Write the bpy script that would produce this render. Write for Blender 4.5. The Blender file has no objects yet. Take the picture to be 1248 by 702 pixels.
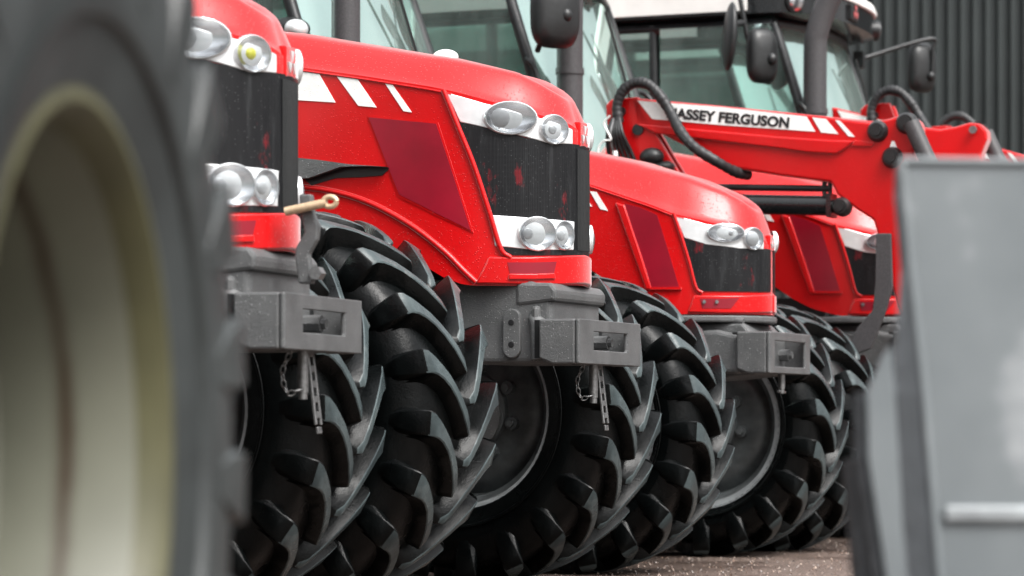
import bpy, bmesh, math, random
from mathutils import Vector, Matrix
random.seed(4)
SC = bpy.context.scene
COL = SC.collection
CAMH = 0.67
FPX, CX, CY = 3600.0, 624.0, 510.0
PI = math.pi

# ------------------------------------------------------------------ materials
def mat(name):
    m = bpy.data.materials.new(name); m.use_nodes = True
    nt = m.node_tree
    return m, nt, nt.nodes['Principled BSDF']

def ramp(nt, src, stops):
    r = nt.nodes.new('ShaderNodeValToRGB')
    e = r.color_ramp.elements
    while len(e) < len(stops): e.new(.5)
    for k, (p, c) in enumerate(stops):
        e[k].position = p
        e[k].color = (c, c, c, 1) if isinstance(c, (int, float)) else (*c, 1)
    nt.links.new(src, r.inputs[0]); return r.outputs[0]

def noise(nt, scale, detail=4, rough=.55, coord='Object', stretch=None):
    tc = nt.nodes.new('ShaderNodeTexCoord'); n = nt.nodes.new('ShaderNodeTexNoise')
    n.inputs['Scale'].default_value = scale; n.inputs['Detail'].default_value = detail
    n.inputs['Roughness'].default_value = rough
    out = tc.outputs[coord]
    if stretch:
        mp = nt.nodes.new('ShaderNodeMapping'); mp.inputs['Scale'].default_value = stretch
        nt.links.new(out, mp.inputs[0]); out = mp.outputs[0]
    nt.links.new(out, n.inputs['Vector']); return n.outputs['Fac']

def mixc(nt, fac, a, b):
    m = nt.nodes.new('ShaderNodeMix'); m.data_type = 'RGBA'
    for sock, v in ((m.inputs[0], fac), (m.inputs[6], a), (m.inputs[7], b)):
        if isinstance(v, (int, float)): sock.default_value = v
        elif isinstance(v, tuple): sock.default_value = (*v, 1)
        else: nt.links.new(v, sock)
    return m.outputs[2]

def math_(nt, op, a, b=0.0):
    m = nt.nodes.new('ShaderNodeMath'); m.operation = op
    for s, v in ((m.inputs[0], a), (m.inputs[1], b)):
        if isinstance(v, (int, float)): s.default_value = v
        else: nt.links.new(v, s)
    return m.outputs[0]

def bump(nt, bsdf, h, strength=.3, dist=.005, sock='Normal'):
    b = nt.nodes.new('ShaderNodeBump'); b.inputs['Strength'].default_value = strength
    b.inputs['Distance'].default_value = dist
    nt.links.new(h, b.inputs['Height']); nt.links.new(b.outputs[0], bsdf.inputs[sock])

def droplets(nt, scale=110, size=.28, keep=.45):
    """rain beads: height field of scattered small domes"""
    tc = nt.nodes.new('ShaderNodeTexCoord'); v = nt.nodes.new('ShaderNodeTexVoronoi')
    v.inputs['Scale'].default_value = scale
    nt.links.new(tc.outputs['Object'], v.inputs['Vector'])
    d = ramp(nt, v.outputs['Distance'], [(0, 1.0), (size * .6, .7), (size, 0.0)])
    sep = nt.nodes.new('ShaderNodeSeparateColor'); nt.links.new(v.outputs['Color'], sep.inputs[0])
    k = ramp(nt, sep.outputs[0], [(keep - .01, 1.0), (keep, 0.0)])
    return math_(nt, 'MULTIPLY', d, k)

M = {}
def red_paint():
    m, nt, b = mat('red_paint')
    n = noise(nt, 6, 3)
    c = ramp(nt, n, [(.3, (.46, .0002, .001)), (.7, (.52, .0003, .002))])
    nt.links.new(c, b.inputs['Base Color'])
    b.inputs['Roughness'].default_value = .32
    b.inputs['Coat Weight'].default_value = .35; b.inputs['Coat Roughness'].default_value = .16
    b.inputs['Sheen Weight'].default_value = .75; b.inputs['Sheen Roughness'].default_value = .34
    b.inputs['Specular IOR Level'].default_value = .2
    d = droplets(nt, 105, .28, .5)
    g = noise(nt, 180, 2)
    bump(nt, b, math_(nt, 'ADD', d, math_(nt, 'MULTIPLY', g, .2)), .45, .003)
    bump(nt, b, d, .4, .003, 'Coat Normal')
    return m
M['red'] = red_paint()

def simple(name, col, rough=.5, metal=0.0, spec=.5, nscale=40, var=.25, bumpy=.0, drops=False, coat=0):
    m, nt, b = mat(name)
    n = noise(nt, nscale, 4)
    lo = tuple(x * (1 - var) for x in col); hi = tuple(min(1, x * (1 + var)) for x in col)
    nt.links.new(ramp(nt, n, [(.3, lo), (.7, hi)]), b.inputs['Base Color'])
    b.inputs['Roughness'].default_value = rough; b.inputs['Metallic'].default_value = metal
    b.inputs['Specular IOR Level'].default_value = spec
    b.inputs['Coat Weight'].default_value = coat
    h = n
    if drops: h = math_(nt, 'ADD', droplets(nt, 120, .3, .4), math_(nt, 'MULTIPLY', noise(nt, 300, 2), .3))
    if bumpy or drops: bump(nt, b, h, bumpy or .5, .003)
    return m
M['vent'] = simple('vent_mesh_red', (.22, .001, .012), .34, nscale=6, var=.16, bumpy=.1)
M['white'] = simple('white_decal', (.82, .82, .80), .35, nscale=60, var=.06, drops=True)
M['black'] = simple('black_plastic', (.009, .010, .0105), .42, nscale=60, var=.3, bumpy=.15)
M['black_gloss'] = simple('black_gloss', (.012, .013, .014), .15, nscale=60, var=.2)
M['hose'] = simple('hose_wrap', (.012, .012, .013), .5, nscale=30, var=.4, bumpy=.5)
M['chrome'] = simple('lamp_reflector', (.66, .67, .69), .22, metal=.95, nscale=12, var=.1)
M['housing'] = simple('lamp_housing', (.76, .77, .78), .22, metal=.35, nscale=25, var=.08, coat=.5)
M['steel'] = simple('zinc_steel', (.22, .22, .22), .38, metal=.8, nscale=80, var=.3, bumpy=.2)
M['tan'] = simple('brass_link', (.55, .40, .26), .4, metal=.3, nscale=50, var=.25)
M['pillar'] = simple('cab_frame_black', (.014, .015, .016), .35, nscale=30, var=.2, drops=True)
M['exhaust'] = simple('exhaust_grey', (.045, .043, .045), .5, nscale=150, var=.35, bumpy=.4, drops=True)
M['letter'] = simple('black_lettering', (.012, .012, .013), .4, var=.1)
M['seat'] = simple('seat_green', (.03, .10, .085), .8, nscale=40, var=.3)
M['roof'] = simple('white_roof', (.74, .73, .70), .4, nscale=8, var=.05)
M['amber'] = simple('amber_bulb', (.75, .72, .05), .3, var=.05)
M['rim'] = simple('rim_dark_grey', (.095, .105, .108), .38, metal=.25, nscale=14, var=.35, bumpy=.1)
M['rimlip'] = simple('rim_lip_grey', (.30, .32, .33), .4, metal=.2, nscale=14, var=.25)

def cast():
    m, nt, b = mat('cast_grey')
    g = noise(nt, 130, 5, .8)
    f = noise(nt, 9, 3)
    c = mixc(nt, ramp(nt, f, [(.3, 0.0), (.7, 1.0)]), (.072, .074, .075), (.115, .117, .118))
    d = droplets(nt, 125, .25, .33)
    c2 = mixc(nt, math_(nt, 'MULTIPLY', d, .55), c, (.45, .45, .45))  # sparkle of the drops painted as pale specks in the base colour
    nt.links.new(c2, b.inputs['Base Color'])
    b.inputs['Roughness'].default_value = .48; b.inputs['Metallic'].default_value = .15
    bump(nt, b, math_(nt, 'ADD', d, g), .7, .004)
    return m
M['cast'] = cast()

def rubber(name='tyre_rubber', k=1.0):
    m, nt, b = mat(name)
    f = noise(nt, 7, 5, .6)
    c = ramp(nt, f, [(.35, (.0012*k, .0016*k, .0017*k)), (.62, (.0024*k, .0031*k, .0032*k)), (.8, (.0065*k, .0068*k, .0066*k))])
    nt.links.new(c, b.inputs['Base Color'])
    r = ramp(nt, noise(nt, 5, 4), [(.3, .20), (.7, .38)])
    nt.links.new(r, b.inputs['Roughness'])
    b.inputs['Specular IOR Level'].default_value = .17*(1 if k == 1 else 1.6)
    h = math_(nt, 'ADD', math_(nt, 'MULTIPLY', noise(nt, 140, 3, .7), .5), noise(nt, 22, 3))
    bump(nt, b, h, .35, .006)
    return m
M['rubber'] = rubber()
M['dusty'] = simple('dusty_rubber', (.024, .028, .028), .5, nscale=5, var=.5, bumpy=.2)
M['worn'] = rubber('tyre_tread_face', 26.0)

def grille():
    m, nt, b = mat('grille_mesh')
    tc = nt.nodes.new('ShaderNodeTexCoord')
    sep = nt.nodes.new('ShaderNodeSeparateXYZ'); nt.links.new(tc.outputs['Object'], sep.inputs[0])
    # fine perforations
    v = nt.nodes.new('ShaderNodeTexVoronoi'); v.inputs['Scale'].default_value = 230
    v.inputs['Randomness'].default_value = 0.0
    nt.links.new(tc.outputs['Object'], v.inputs['Vector'])
    p = ramp(nt, v.outputs['Distance'], [(.25, 0.0), (.6, 1.0)])
    streak = noise(nt, 20, 4, .6, stretch=(1.6, 1.6, .22))
    c = ramp(nt, streak, [(.3, (.004, .004, .005)), (.56, (.009, .009, .010)), (.78, (.035, .037, .039))])
    redn = noise(nt, 11, 4, .7, stretch=(1, 1, .45))
    c = mixc(nt, ramp(nt, redn, [(.60, 0.0), (.68, .45)]), c, (.30, .004, .012))
    c = mixc(nt, math_(nt, 'MULTIPLY', p, .4), c, (.012, .013, .014))
    d = droplets(nt, 150, .22, .25)
    c = mixc(nt, math_(nt, 'MULTIPLY', d, .3), c, (.4, .4, .4))
    nt.links.new(c, b.inputs['Base Color'])
    b.inputs['Roughness'].default_value = .30; b.inputs['Specular IOR Level'].default_value = .22
    bump(nt, b, math_(nt, 'ADD', p, d), .22, .002)
    return m
M['grille'] = grille()

def glass():
    m, nt, b = mat('cab_glass')
    out = nt.nodes['Material Output']; nt.nodes.remove(b)
    tr = nt.nodes.new('ShaderNodeBsdfTransparent'); tr.inputs[0].default_value = (.42, .66, .60, 1)
    gl = nt.nodes.new('ShaderNodeBsdfGlossy'); gl.inputs['Roughness'].default_value = .03
    gl.inputs['Color'].default_value = (.68, .86, .81, 1)
    df = nt.nodes.new('ShaderNodeBsdfDiffuse'); df.inputs[0].default_value = (.62, .76, .71, 1)
    m1 = nt.nodes.new('ShaderNodeMixShader'); m2 = nt.nodes.new('ShaderNodeMixShader')
    lw = nt.nodes.new('ShaderNodeLayerWeight'); lw.inputs[0].default_value = .35
    f = ramp(nt, lw.outputs['Facing'], [(0, .58), (1, .88)])
    nt.links.new(f, m1.inputs[0]); nt.links.new(tr.outputs[0], m1.inputs[1]); nt.links.new(gl.outputs[0], m1.inputs[2])
    n = noise(nt, 5, 4, .6, stretch=(1, 1, .25))
    nt.links.new(ramp(nt, n, [(.3, .04), (.75, .18)]), m2.inputs[0])   # rain film and dust
    nt.links.new(m1.outputs[0], m2.inputs[1]); nt.links.new(df.outputs[0], m2.inputs[2])
    nt.links.new(m2.outputs[0], out.inputs[0])
    return m
M['glass'] = glass()

def lens():
    m, nt, b = mat('lamp_lens')
    b.inputs['Base Color'].default_value = (.62, .63, .64, 1)
    b.inputs['Roughness'].default_value = .08
    b.inputs['Transmission Weight'].default_value = .3
    b.inputs['IOR'].default_value = 1.35
    return m
M['lens'] = lens()
def cover():
    m, nt, b = mat('clear_cover'); out = nt.nodes['Material Output']; nt.nodes.remove(b)
    tr = nt.nodes.new('ShaderNodeBsdfTransparent'); tr.inputs[0].default_value = (.93, .95, .96, 1)
    gl = nt.nodes.new('ShaderNodeBsdfGlossy'); gl.inputs['Roughness'].default_value = .05
    fr = nt.nodes.new('ShaderNodeFresnel'); fr.inputs[0].default_value = 1.5
    mx = nt.nodes.new('ShaderNodeMixShader')
    nt.links.new(math_(nt, 'ADD', math_(nt, 'MULTIPLY', fr.outputs[0], .9), .04), mx.inputs[0])
    nt.links.new(tr.outputs[0], mx.inputs[1]); nt.links.new(gl.outputs[0], mx.inputs[2]); nt.links.new(mx.outputs[0], out.inputs[0])
    return m
M['cover'] = cover()

def cream():
    m, nt, b = mat('cream_rim')
    tc = nt.nodes.new('ShaderNodeTexCoord')
    sep = nt.nodes.new('ShaderNodeSeparateXYZ'); nt.links.new(tc.outputs['Object'], sep.inputs[0])
    y = math_(nt, 'ADD', sep.outputs[1], math_(nt, 'MULTIPLY', noise(nt, 6, 3), .02))
    r = ramp(nt, math_(nt, 'ADD', math_(nt, 'MULTIPLY', y, 2.0), .5),
             [(.455, 0.0), (.48, 1.0), (.495, 1.0), (.52, 0.0)])
    blot = ramp(nt, noise(nt, 9, 3), [(.35, .75), (.65, 1.0)])
    n = noise(nt, 4, 4)
    c = ramp(nt, n, [(.3, (.10, .102, .076)), (.7, (.14, .142, .108))])
    c = mixc(nt, math_(nt, 'MULTIPLY', r, blot), c, (.032, .017, .006))
    c = mixc(nt, ramp(nt, y, [(0.0, 0.0), (.01, 0.0)]), c, c)
    nt.links.new(c, b.inputs['Base Color']); b.inputs['Roughness'].default_value = .5
    return m
M['cream'] = cream()
M['cream_edge'] = simple('olive_rim_edge', (.065, .062, .028), .5, nscale=8, var=.2)
M['bucket'] = None
def bucketm():
    m, nt, b = mat('bucket_grey')
    n = noise(nt, 3.5, 3); f = noise(nt, 220, 2)
    c = ramp(nt, n, [(.35, (.135, .152, .160)), (.58, (.17, .188, .196)), (.66, (.30, .315, .325))])
    nt.links.new(c, b.inputs['Base Color']); b.inputs['Roughness'].default_value = .45
    b.inputs['Metallic'].default_value = .15
    bump(nt, b, f, .3, .003)
    return m
M['bucket'] = bucketm()
M['bucket_dark'] = simple('bucket_edge_dark', (.035, .038, .042), .5, var=.3)

def ground():
    m, nt, b = mat('wet_tarmac')
    fine = noise(nt, 75, 4, .85, 'Object')
    mid = noise(nt, 1.2, 4, .6, 'Object')
    c = ramp(nt, fine, [(.36, (.030, .020, .017)), (.5, (.11, .075, .06)), (.66, (.36, .29, .25))])
    c2 = ramp(nt, fine, [(.36, (.018, .012, .010)), (.52, (.065, .042, .033)), (.70, (.22, .17, .14))])
    c = mixc(nt, ramp(nt, mid, [(.42, 0.0), (.58, 1.0)]), c, c2)
    nt.links.new(c, b.inputs['Base Color'])
    nt.links.new(ramp(nt, mid, [(.4, .55), (.6, .28)]), b.inputs['Roughness'])
    bump(nt, b, fine, .8, .01)
    return m
M['ground'] = ground()
def gritm():
    m, nt, b = mat('grit')
    g = nt.nodes.new('ShaderNodeNewGeometry')
    c = ramp(nt, g.outputs['Random Per Island'], [(0, (.03, .018, .012)), (.5, (.10, .06, .045)), (.8, (.24, .165, .125)), (1, (.45, .37, .31))])
    nt.links.new(c, b.inputs['Base Color']); b.inputs['Roughness'].default_value = .35
    return m
M['grit'] = gritm()
M['wall'] = simple('slate_cladding', (.024, .030, .030), .45, metal=.2, nscale=1.5, var=.15)
M['ridge'] = simple('ridge_green', (.03, .05, .03), .9, nscale=.2, var=.3)  # for the added ridge out of view

# ------------------------------------------------------------------ object helpers
def link(name, bm, material, parent=None, bevel=0, smooth=None, solid=0, seg=2):
    me = bpy.data.meshes.new(name)
    bmesh.ops.recalc_face_normals(bm, faces=bm.faces)
    if solid:
        bmesh.ops.solidify(bm, geom=bm.faces[:], thickness=solid)
        bmesh.ops.recalc_face_normals(bm, faces=bm.faces)
    bm.to_mesh(me); bm.free()
    o = bpy.data.objects.new(name, me); COL.objects.link(o)
    if isinstance(material, (list, tuple)):
        for m in material: me.materials.append(m)
    else: me.materials.append(material)
    if bevel:
        b = o.modifiers.new('bevel', 'BEVEL'); b.width = bevel; b.segments = seg
        b.limit_method = 'ANGLE'; b.angle_limit = math.radians(28)
        b.harden_normals = False
    if smooth:
        me.shade_smooth()
        try:
            me.set_sharp_from_angle(angle=math.radians(smooth))
        except Exception: pass
    if parent: o.parent = parent
    return o

def empty(name, loc, rz=0, scale=1):
    o = bpy.data.objects.new(name, None); COL.objects.link(o)
    o.location = loc; o.rotation_euler = (0, 0, rz); o.scale = (scale,) * 3
    o.empty_display_size = .2
    return o

def tag(o, label=None, cat=None, group=None, kind=None):
    if label: o['label'] = label
    if cat: o['category'] = cat
    if group: o['group'] = group
    if kind: o['kind'] = kind
    return o

def children_of(o): return [c for c in bpy.data.objects if c.parent == o]
def copy_tree(o, parent=None):
    c = o.copy(); COL.objects.link(c); c.parent = parent
    for ch in children_of(o):
        if ch is not c: copy_tree(ch, c)
    return c

def box(bm, x0, x1, y0, y1, z0, z1, M4=None, mi=0):
    vs = [bm.verts.new((x, y, z)) for x in (x0, x1) for y in (y0, y1) for z in (z0, z1)]
    if M4 is not None:
        for v in vs: v.co = M4 @ v.co
    fs = [(0,1,3,2),(4,6,7,5),(0,4,5,1),(2,3,7,6),(0,2,6,4),(1,5,7,3)]
    for f in fs:
        fc = bm.faces.new([vs[i] for i in f]); fc.material_index = mi
    return vs

def tube(bm, pts, r, seg=12, caps=True, mi=0):
    pts = [Vector(p) for p in pts]
    rs = r if isinstance(r, (list, tuple)) else [r] * len(pts)
    rings = []
    up = None
    for i, p in enumerate(pts):
        if i == 0: t = pts[1] - p
        elif i == len(pts) - 1: t = p - pts[i-1]
        else: t = (pts[i+1] - p).normalized() + (p - pts[i-1]).normalized()
        t.normalize()
        if up is None:
            up = Vector((0, 0, 1)) if abs(t.z) < .9 else Vector((1, 0, 0))
        a = t.cross(up).normalized(); b = a.cross(t).normalized(); up = b
        rings.append([bm.verts.new(p + (a * math.cos(2*PI*k/seg) + b * math.sin(2*PI*k/seg)) * rs[i]) for k in range(seg)])
    for i in range(len(rings)-1):
        for k in range(seg):
            f = bm.faces.new((rings[i][k], rings[i][(k+1)%seg], rings[i+1][(k+1)%seg], rings[i+1][k])); f.material_index = mi
    if caps:
        bm.faces.new(rings[0][::-1]).material_index = mi; bm.faces.new(rings[-1]).material_index = mi

def smooth_path(pts, n=8):
    P = [Vector(p) for p in pts]
    P = [P[0]*2-P[1]] + P + [P[-1]*2-P[-2]]
    out = []
    for i in range(1, len(P)-2):
        for k in range(n):
            t = k/n; a, b, c, d = P[i-1], P[i], P[i+1], P[i+2]
            out.append(.5*((2*b)+(c-a)*t+(2*a-5*b+4*c-d)*t*t+(3*b-a-3*c+d)*t**3))
    out.append(P[-2]); return out

def lathe_y(bm, prof, seg=48, mi=None, close=False):
    """prof: (y, r) turned about the y axis"""
    rings = []
    for (y, r) in prof:
        rings.append([bm.verts.new((r*math.cos(2*PI*k/seg), y, r*math.sin(2*PI*k/seg))) for k in range(seg)])
    n = len(rings)
    for i in range(n - (0 if close else 1)):
        A, B = rings[i], rings[(i+1) % n]
        for k in range(seg):
            f = bm.faces.new((A[k], A[(k+1)%seg], B[(k+1)%seg], B[k]))
            if mi: f.material_index = mi[i]
    return rings

def prism(bm, poly, y0, y1, mi=0):
    """polygon in (x,z), extruded in y"""
    a = [bm.verts.new((p[0], y0, p[1])) for p in poly]; b = [bm.verts.new((p[0], y1, p[1])) for p in poly]
    bm.faces.new(a).material_index = mi; bm.faces.new(b[::-1]).material_index = mi
    for i in range(len(poly)):
        j = (i+1) % len(poly)
        bm.faces.new((a[j], a[i], b[i], b[j])).material_index = mi

def ellipsoid(bm, c, r, seg=20, rings=12, mi=0, M3=None):
    ret = bmesh.ops.create_uvsphere(bm, u_segments=seg, v_segments=rings, radius=1)
    for v in ret['verts']:
        p = Vector((v.co.x*r[0], v.co.y*r[1], v.co.z*r[2]))
        if M3 is not None: p = M3 @ p
        v.co = p + Vector(c)
        for f in v.link_faces: f.material_index = mi

# ------------------------------------------------------------------ tractor frames
class Frame:
    def __init__(s, O, deg, sc=1.0):
        s.O = O; s.a = math.radians(deg); s.sc = sc
        s.F = (math.cos(s.a), math.sin(s.a)); s.l = (-math.sin(s.a), math.cos(s.a))
    def plane_y(s, px, py, y):
        """pixel of the photo -> local (x, z) on the plane at lateral y"""
        k = (px - CX)/FPX
        ax = s.O[0] + s.sc*y*s.l[0]; ay = s.O[1] + s.sc*y*s.l[1]
        n = (k*ay - ax)/(s.sc*(s.F[0] - k*s.F[1]))
        Y = ay + s.sc*n*s.F[1]
        return n, (CAMH + (CY-py)*Y/FPX)/s.sc
    def plane_x(s, px, py, x):
        k = (px - CX)/FPX
        ax = s.O[0] + s.sc*x*s.F[0]; ay = s.O[1] + s.sc*x*s.F[1]
        y = (k*ay - ax)/(s.sc*(s.l[0] - k*s.l[1]))
        Y = ay + s.sc*y*s.l[1]
        return y, (CAMH + (CY-py)*Y/FPX)/s.sc
    def proj(s, x, y):
        X = s.O[0] + s.sc*(x*s.F[0]+y*s.l[0]); Y = s.O[1] + s.sc*(x*s.F[1]+y*s.l[1])
        return CX + FPX*X/Y, Y
    def y3(s, px, py, y): a = s.plane_y(px, py, y); return (a[0], y, a[1])

T1 = Frame((-1.37, 8.71), -16.0)
T2 = Frame((-.45, 10.96), -21.5)
T3 = Frame((.62, 13.2), -22.5)
T4 = Frame((1.55, 15.36), -22.5, 1.06)
T5 = Frame((2.97, 17.57), -22.5, 1.06)

def interp(tab, x):
    if x <= tab[0][0]: return tab[0][1]
    for (a, va), (b, vb) in zip(tab, tab[1:]):
        if x <= b:
            t = (x-a)/(b-a); t2 = t
            return va + (vb-va)*t2
    return tab[-1][1]

class Hood:
    def __init__(s, fr, c, a, hw, back, crease, top, bottom):
        s.fr, s.c, s.a, s.hw, s.back = fr, c, a, hw, back
        s.top = top
        s.crease = [(s.u_at(px, hw)[0], s.z_at(px, py)) for px, py in crease]
        s.bottom = [(s.u_at(px, hw)[0], s.z_at(px, py)) for px, py in bottom]
        s.crease = sorted(s.crease); s.bottom = sorted(s.bottom)
    def plan(s, u, off=0):
        if u <= 0: return Vector((s.c+u, -(s.hw+off), 0))
        ph = min(u, 1.0)*PI/2; e = .92
        x = s.c + s.a*math.sin(ph)**e; y = -s.hw*math.cos(ph)**e if u < 1 else 0
        nx, ny = s.hw*math.sin(ph), -s.a*math.cos(ph); l = math.hypot(nx, ny)
        return Vector((x+off*nx/l, y+off*ny/l, 0))
    def u_at(s, px, hw=None, off=0):
        lo, hi = -2.2, 1.0
        for _ in range(50):
            m = (lo+hi)/2; p = s.plan(m, off)
            if s.fr.proj(p.x, p.y)[0] < px: lo = m
            else: hi = m
        return (lo+hi)/2,
    def z_at(s, px, py, off=0):
        u = s.u_at(px, off=off)[0]; p = s.plan(u, off)
        return (CAMH + (CY-py)*s.fr.proj(p.x, p.y)[1]/FPX)/s.fr.sc
    def uz(s, px, py, off=0): return s.u_at(px, off=off)[0], s.z_at(px, py, off)
    def shell(s):
        bm = bmesh.new()
        us = [s.back - s.c + (0-(s.back-s.c))*i/26 for i in range(26)] + [i/26 for i in range(27)]
        us = us[:-1] + [1.0]
        NZ = 7
        SH = [(.06, .17), (.12, .36), (.19, .56), (.26, .75), (.30, .83), (.36, .89), (.46, .935), (.62, .97), (.8, .99), (1, 1)]
        cols = []
        for sg in (1, -1):
            C = []
            for u in us:
                p = s.plan(u); zb, zc = interp(s.bottom, u), interp(s.crease, u)
                col = []
                for k in range(NZ+1):
                    z = zb + (zc-zb)*k/NZ
                    q = p.copy()
                    col.append(Vector((q.x, q.y*sg, z)))
                # little step at the crease
                inn = s.plan(u, -.006)
                col.append(Vector((inn.x, inn.y*sg, zc+.004)))
                sx = p.x if u <= 0 else s.c + (s.a-.15)*math.sin(u*PI/2)
                zt = interp(s.top, sx)
                for f, g in SH:
                    col.append(Vector((inn.x+(sx-inn.x)*f, (inn.y*(1-f))*sg, zc+.004+(zt-zc-.004)*g)))
                C.append(col)
            cols.append(C)
        for C in cols:
            V = [[bm.verts.new(p) for p in col] for col in C]
            for i in range(len(V)-1):
                for k in range(len(V[i])-1):
                    bm.faces.new((V[i][k], V[i+1][k], V[i+1][k+1], V[i][k+1]))
        bmesh.ops.remove_doubles(bm, verts=bm.verts, dist=.0008)
        return bm
    def panel(s, top, bot, off=.004, thick=.008, nb=6, mirror=False, uz=False, ni=6):
        """slab lying on the hood side; top and bot are paired photo points"""
        if not uz:
            top = [s.uz(*p) for p in top]; bot = [s.uz(*p) for p in bot]
        bm = bmesh.new()
        cols = []
        for i in range(len(top)-1):
            for k in range(ni + (1 if i == len(top)-2 else 0)):
                t = k/ni
                cols.append(((top[i][0]+(top[i+1][0]-top[i][0])*t, top[i][1]+(top[i+1][1]-top[i][1])*t),
                             (bot[i][0]+(bot[i+1][0]-bot[i][0])*t, bot[i][1]+(bot[i+1][1]-bot[i][1])*t)))
        for sg in ((1, -1) if mirror else (1,)):
            lay = []
            for o_ in (off, off-thick):
                g = []
                for (tu, tz), (bu, bz) in cols:
                    row = []
                    for b in range(nb+1):
                        t = b/nb; u = bu+(tu-bu)*t; p = s.plan(u, o_)
                        row.append(bm.verts.new((p.x, p.y*sg, bz+(tz-bz)*t)))
                    g.append(row)
                lay.append(g)
            A, B = lay; n = len(A)
            for i in range(n-1):
                for b in range(nb):
                    bm.faces.new((A[i][b], A[i+1][b], A[i+1][b+1], A[i][b+1]))
                    bm.faces.new((B[i][b], B[i][b+1], B[i+1][b+1], B[i+1][b]))
                for b in (0, nb):
                    bm.faces.new((A[i][b], A[i+1][b], B[i+1][b], B[i][b]))
            for b in range(nb):
                bm.faces.new((A[0][b], A[0][b+1], B[0][b+1], B[0][b]))
                if cols[-1][0][0] < .995 or not mirror:
                    bm.faces.new((A[-1][b], A[-1][b+1], B[-1][b+1], B[-1][b]))
        bmesh.ops.remove_doubles(bm, verts=bm.verts, dist=.0008)
        return bm
    def basis(s, u, sg=1):
        d = .002
        a, b = s.plan(u-d), s.plan(min(u+d, 1.0) if u > 0 else u+d)
        t = (b-a).normalized(); n = Vector((t.y, -t.x, 0))
        t.y *= sg; n.y *= sg
        return t, n

# ------------------------------------------------------------------ tyre
def tyre_mesh(R, w, rr, lug=.055, n=21, detail=True):
    bm = bmesh.new()
    Rc = R - lug; h = w/2
    prof_half = [(0, Rc), (.14*w, Rc-.001), (.28*w, Rc-.006), (.38*w, Rc-.018), (.44*w, Rc-.038), (.475*w, Rc-.07), (.49*w, Rc-.105),
                 (.50*w, Rc-.5*(Rc-rr)), (.495*w, Rc-.65*(Rc-rr)), (.47*w, Rc-.8*(Rc-rr)), (.435*w, rr+.028), (.425*w, rr+.01), (.40*w, rr-.008), (.37*w, rr-.006)]
    prof = [(-a, b) for a, b in prof_half[::-1]] + prof_half[1:]
    lathe_y(bm, prof, 84)
    # raised ring on sidewall
    for sg in (1, -1):
        pr = [(sg*(.487*w), Rc-.7*(Rc-rr)-.004), (sg*(.487*w+.009), Rc-.7*(Rc-rr)), (sg*(.485*w+.007), Rc-.7*(Rc-rr)-.012), (sg*(.46*w), Rc-.7*(Rc-rr)-.02)]
        lathe_y(bm, pr, 84)
    # lugs: (lateral, r_top, r_base, circumferential shift fraction, half width top, half width base)
    D = .88*h/R
    st = [(.005, R-.014, Rc-.006, .00, .008, .030),
          (.035, R-.001, Rc-.006, .06, .019, .038),
          (.085, R, Rc-.006, .21, .023, .040),
          (.15, R-.001, Rc-.007, .39, .022, .037),
          (.22, R-.003, Rc-.010, .56, .020, .035),
          (.29, R-.005, Rc-.014, .71, .020, .036),
          (.36, R-.009, Rc-.022, .83, .022, .039),
          (.42, R-.012, Rc-.036, .91, .027, .044),
          (.475, R-.018, Rc-.066, .97, .034, .050),
          (.503, R-.032, Rc-.085, .99, .037, .053),
          (.520, R-.075, Rc-.115, 1.0, .037, .051),
          (.514, R-.130, Rc-.150, 1.0, .030, .042),
          (.502, R-.180, Rc-.165, 1.0, .018, .024)]
    for sg in (1, -1):
        for i in range(n):
            th0 = 2*PI*(i + (.5 if sg > 0 else 0))/n
            secs = []
            for j, (lf, rt, rb, g, wt, wb) in enumerate(st):
                th = th0 + D*g; wt *= 1.18; wb *= 1.15
                def P(r, off, lat): 
                    a = th + off/R
                    return bm.verts.new((r*math.cos(a), lat, r*math.sin(a)))
                lt = sg*lf*w
                lb = lt if j < 9 else sg*(abs(lf*w) - .030)
                if j == 0: lb = lt - sg*.034
                secs.append((P(rb, -wb, lb), P(rt, -wt, lt), P(rt, wt, lt), P(rb, wb, lb)))
            for js, (a, b) in enumerate(zip(secs, secs[1:])):
                for k in range(3):
                    f_ = bm.faces.new((a[k], a[k+1], b[k+1], b[k]))
                    if k == 1 and js < 9: f_.material_index = 1
            bm.faces.new(secs[0]); bm.faces.new(secs[-1][::-1])
    return bm

def wheel_at(parent, loc, R, w, rr, spin, outward, tyre_me, rim_me, disc_me):
    """part 'wheel' (disc with hub) > tyre, rim"""
    d = bpy.data.objects.new('wheel', disc_me); COL.objects.link(d); d.parent = parent
    d.location = loc; d.rotation_euler = (0, spin, 0)
    if outward < 0: d.rotation_euler = (0, spin, 0); 
    t = bpy.data.objects.new('tyre', tyre_me); COL.objects.link(t); t.parent = d
    r = bpy.data.objects.new('rim', rim_me); COL.objects.link(r); r.parent = d
    return d

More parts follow.
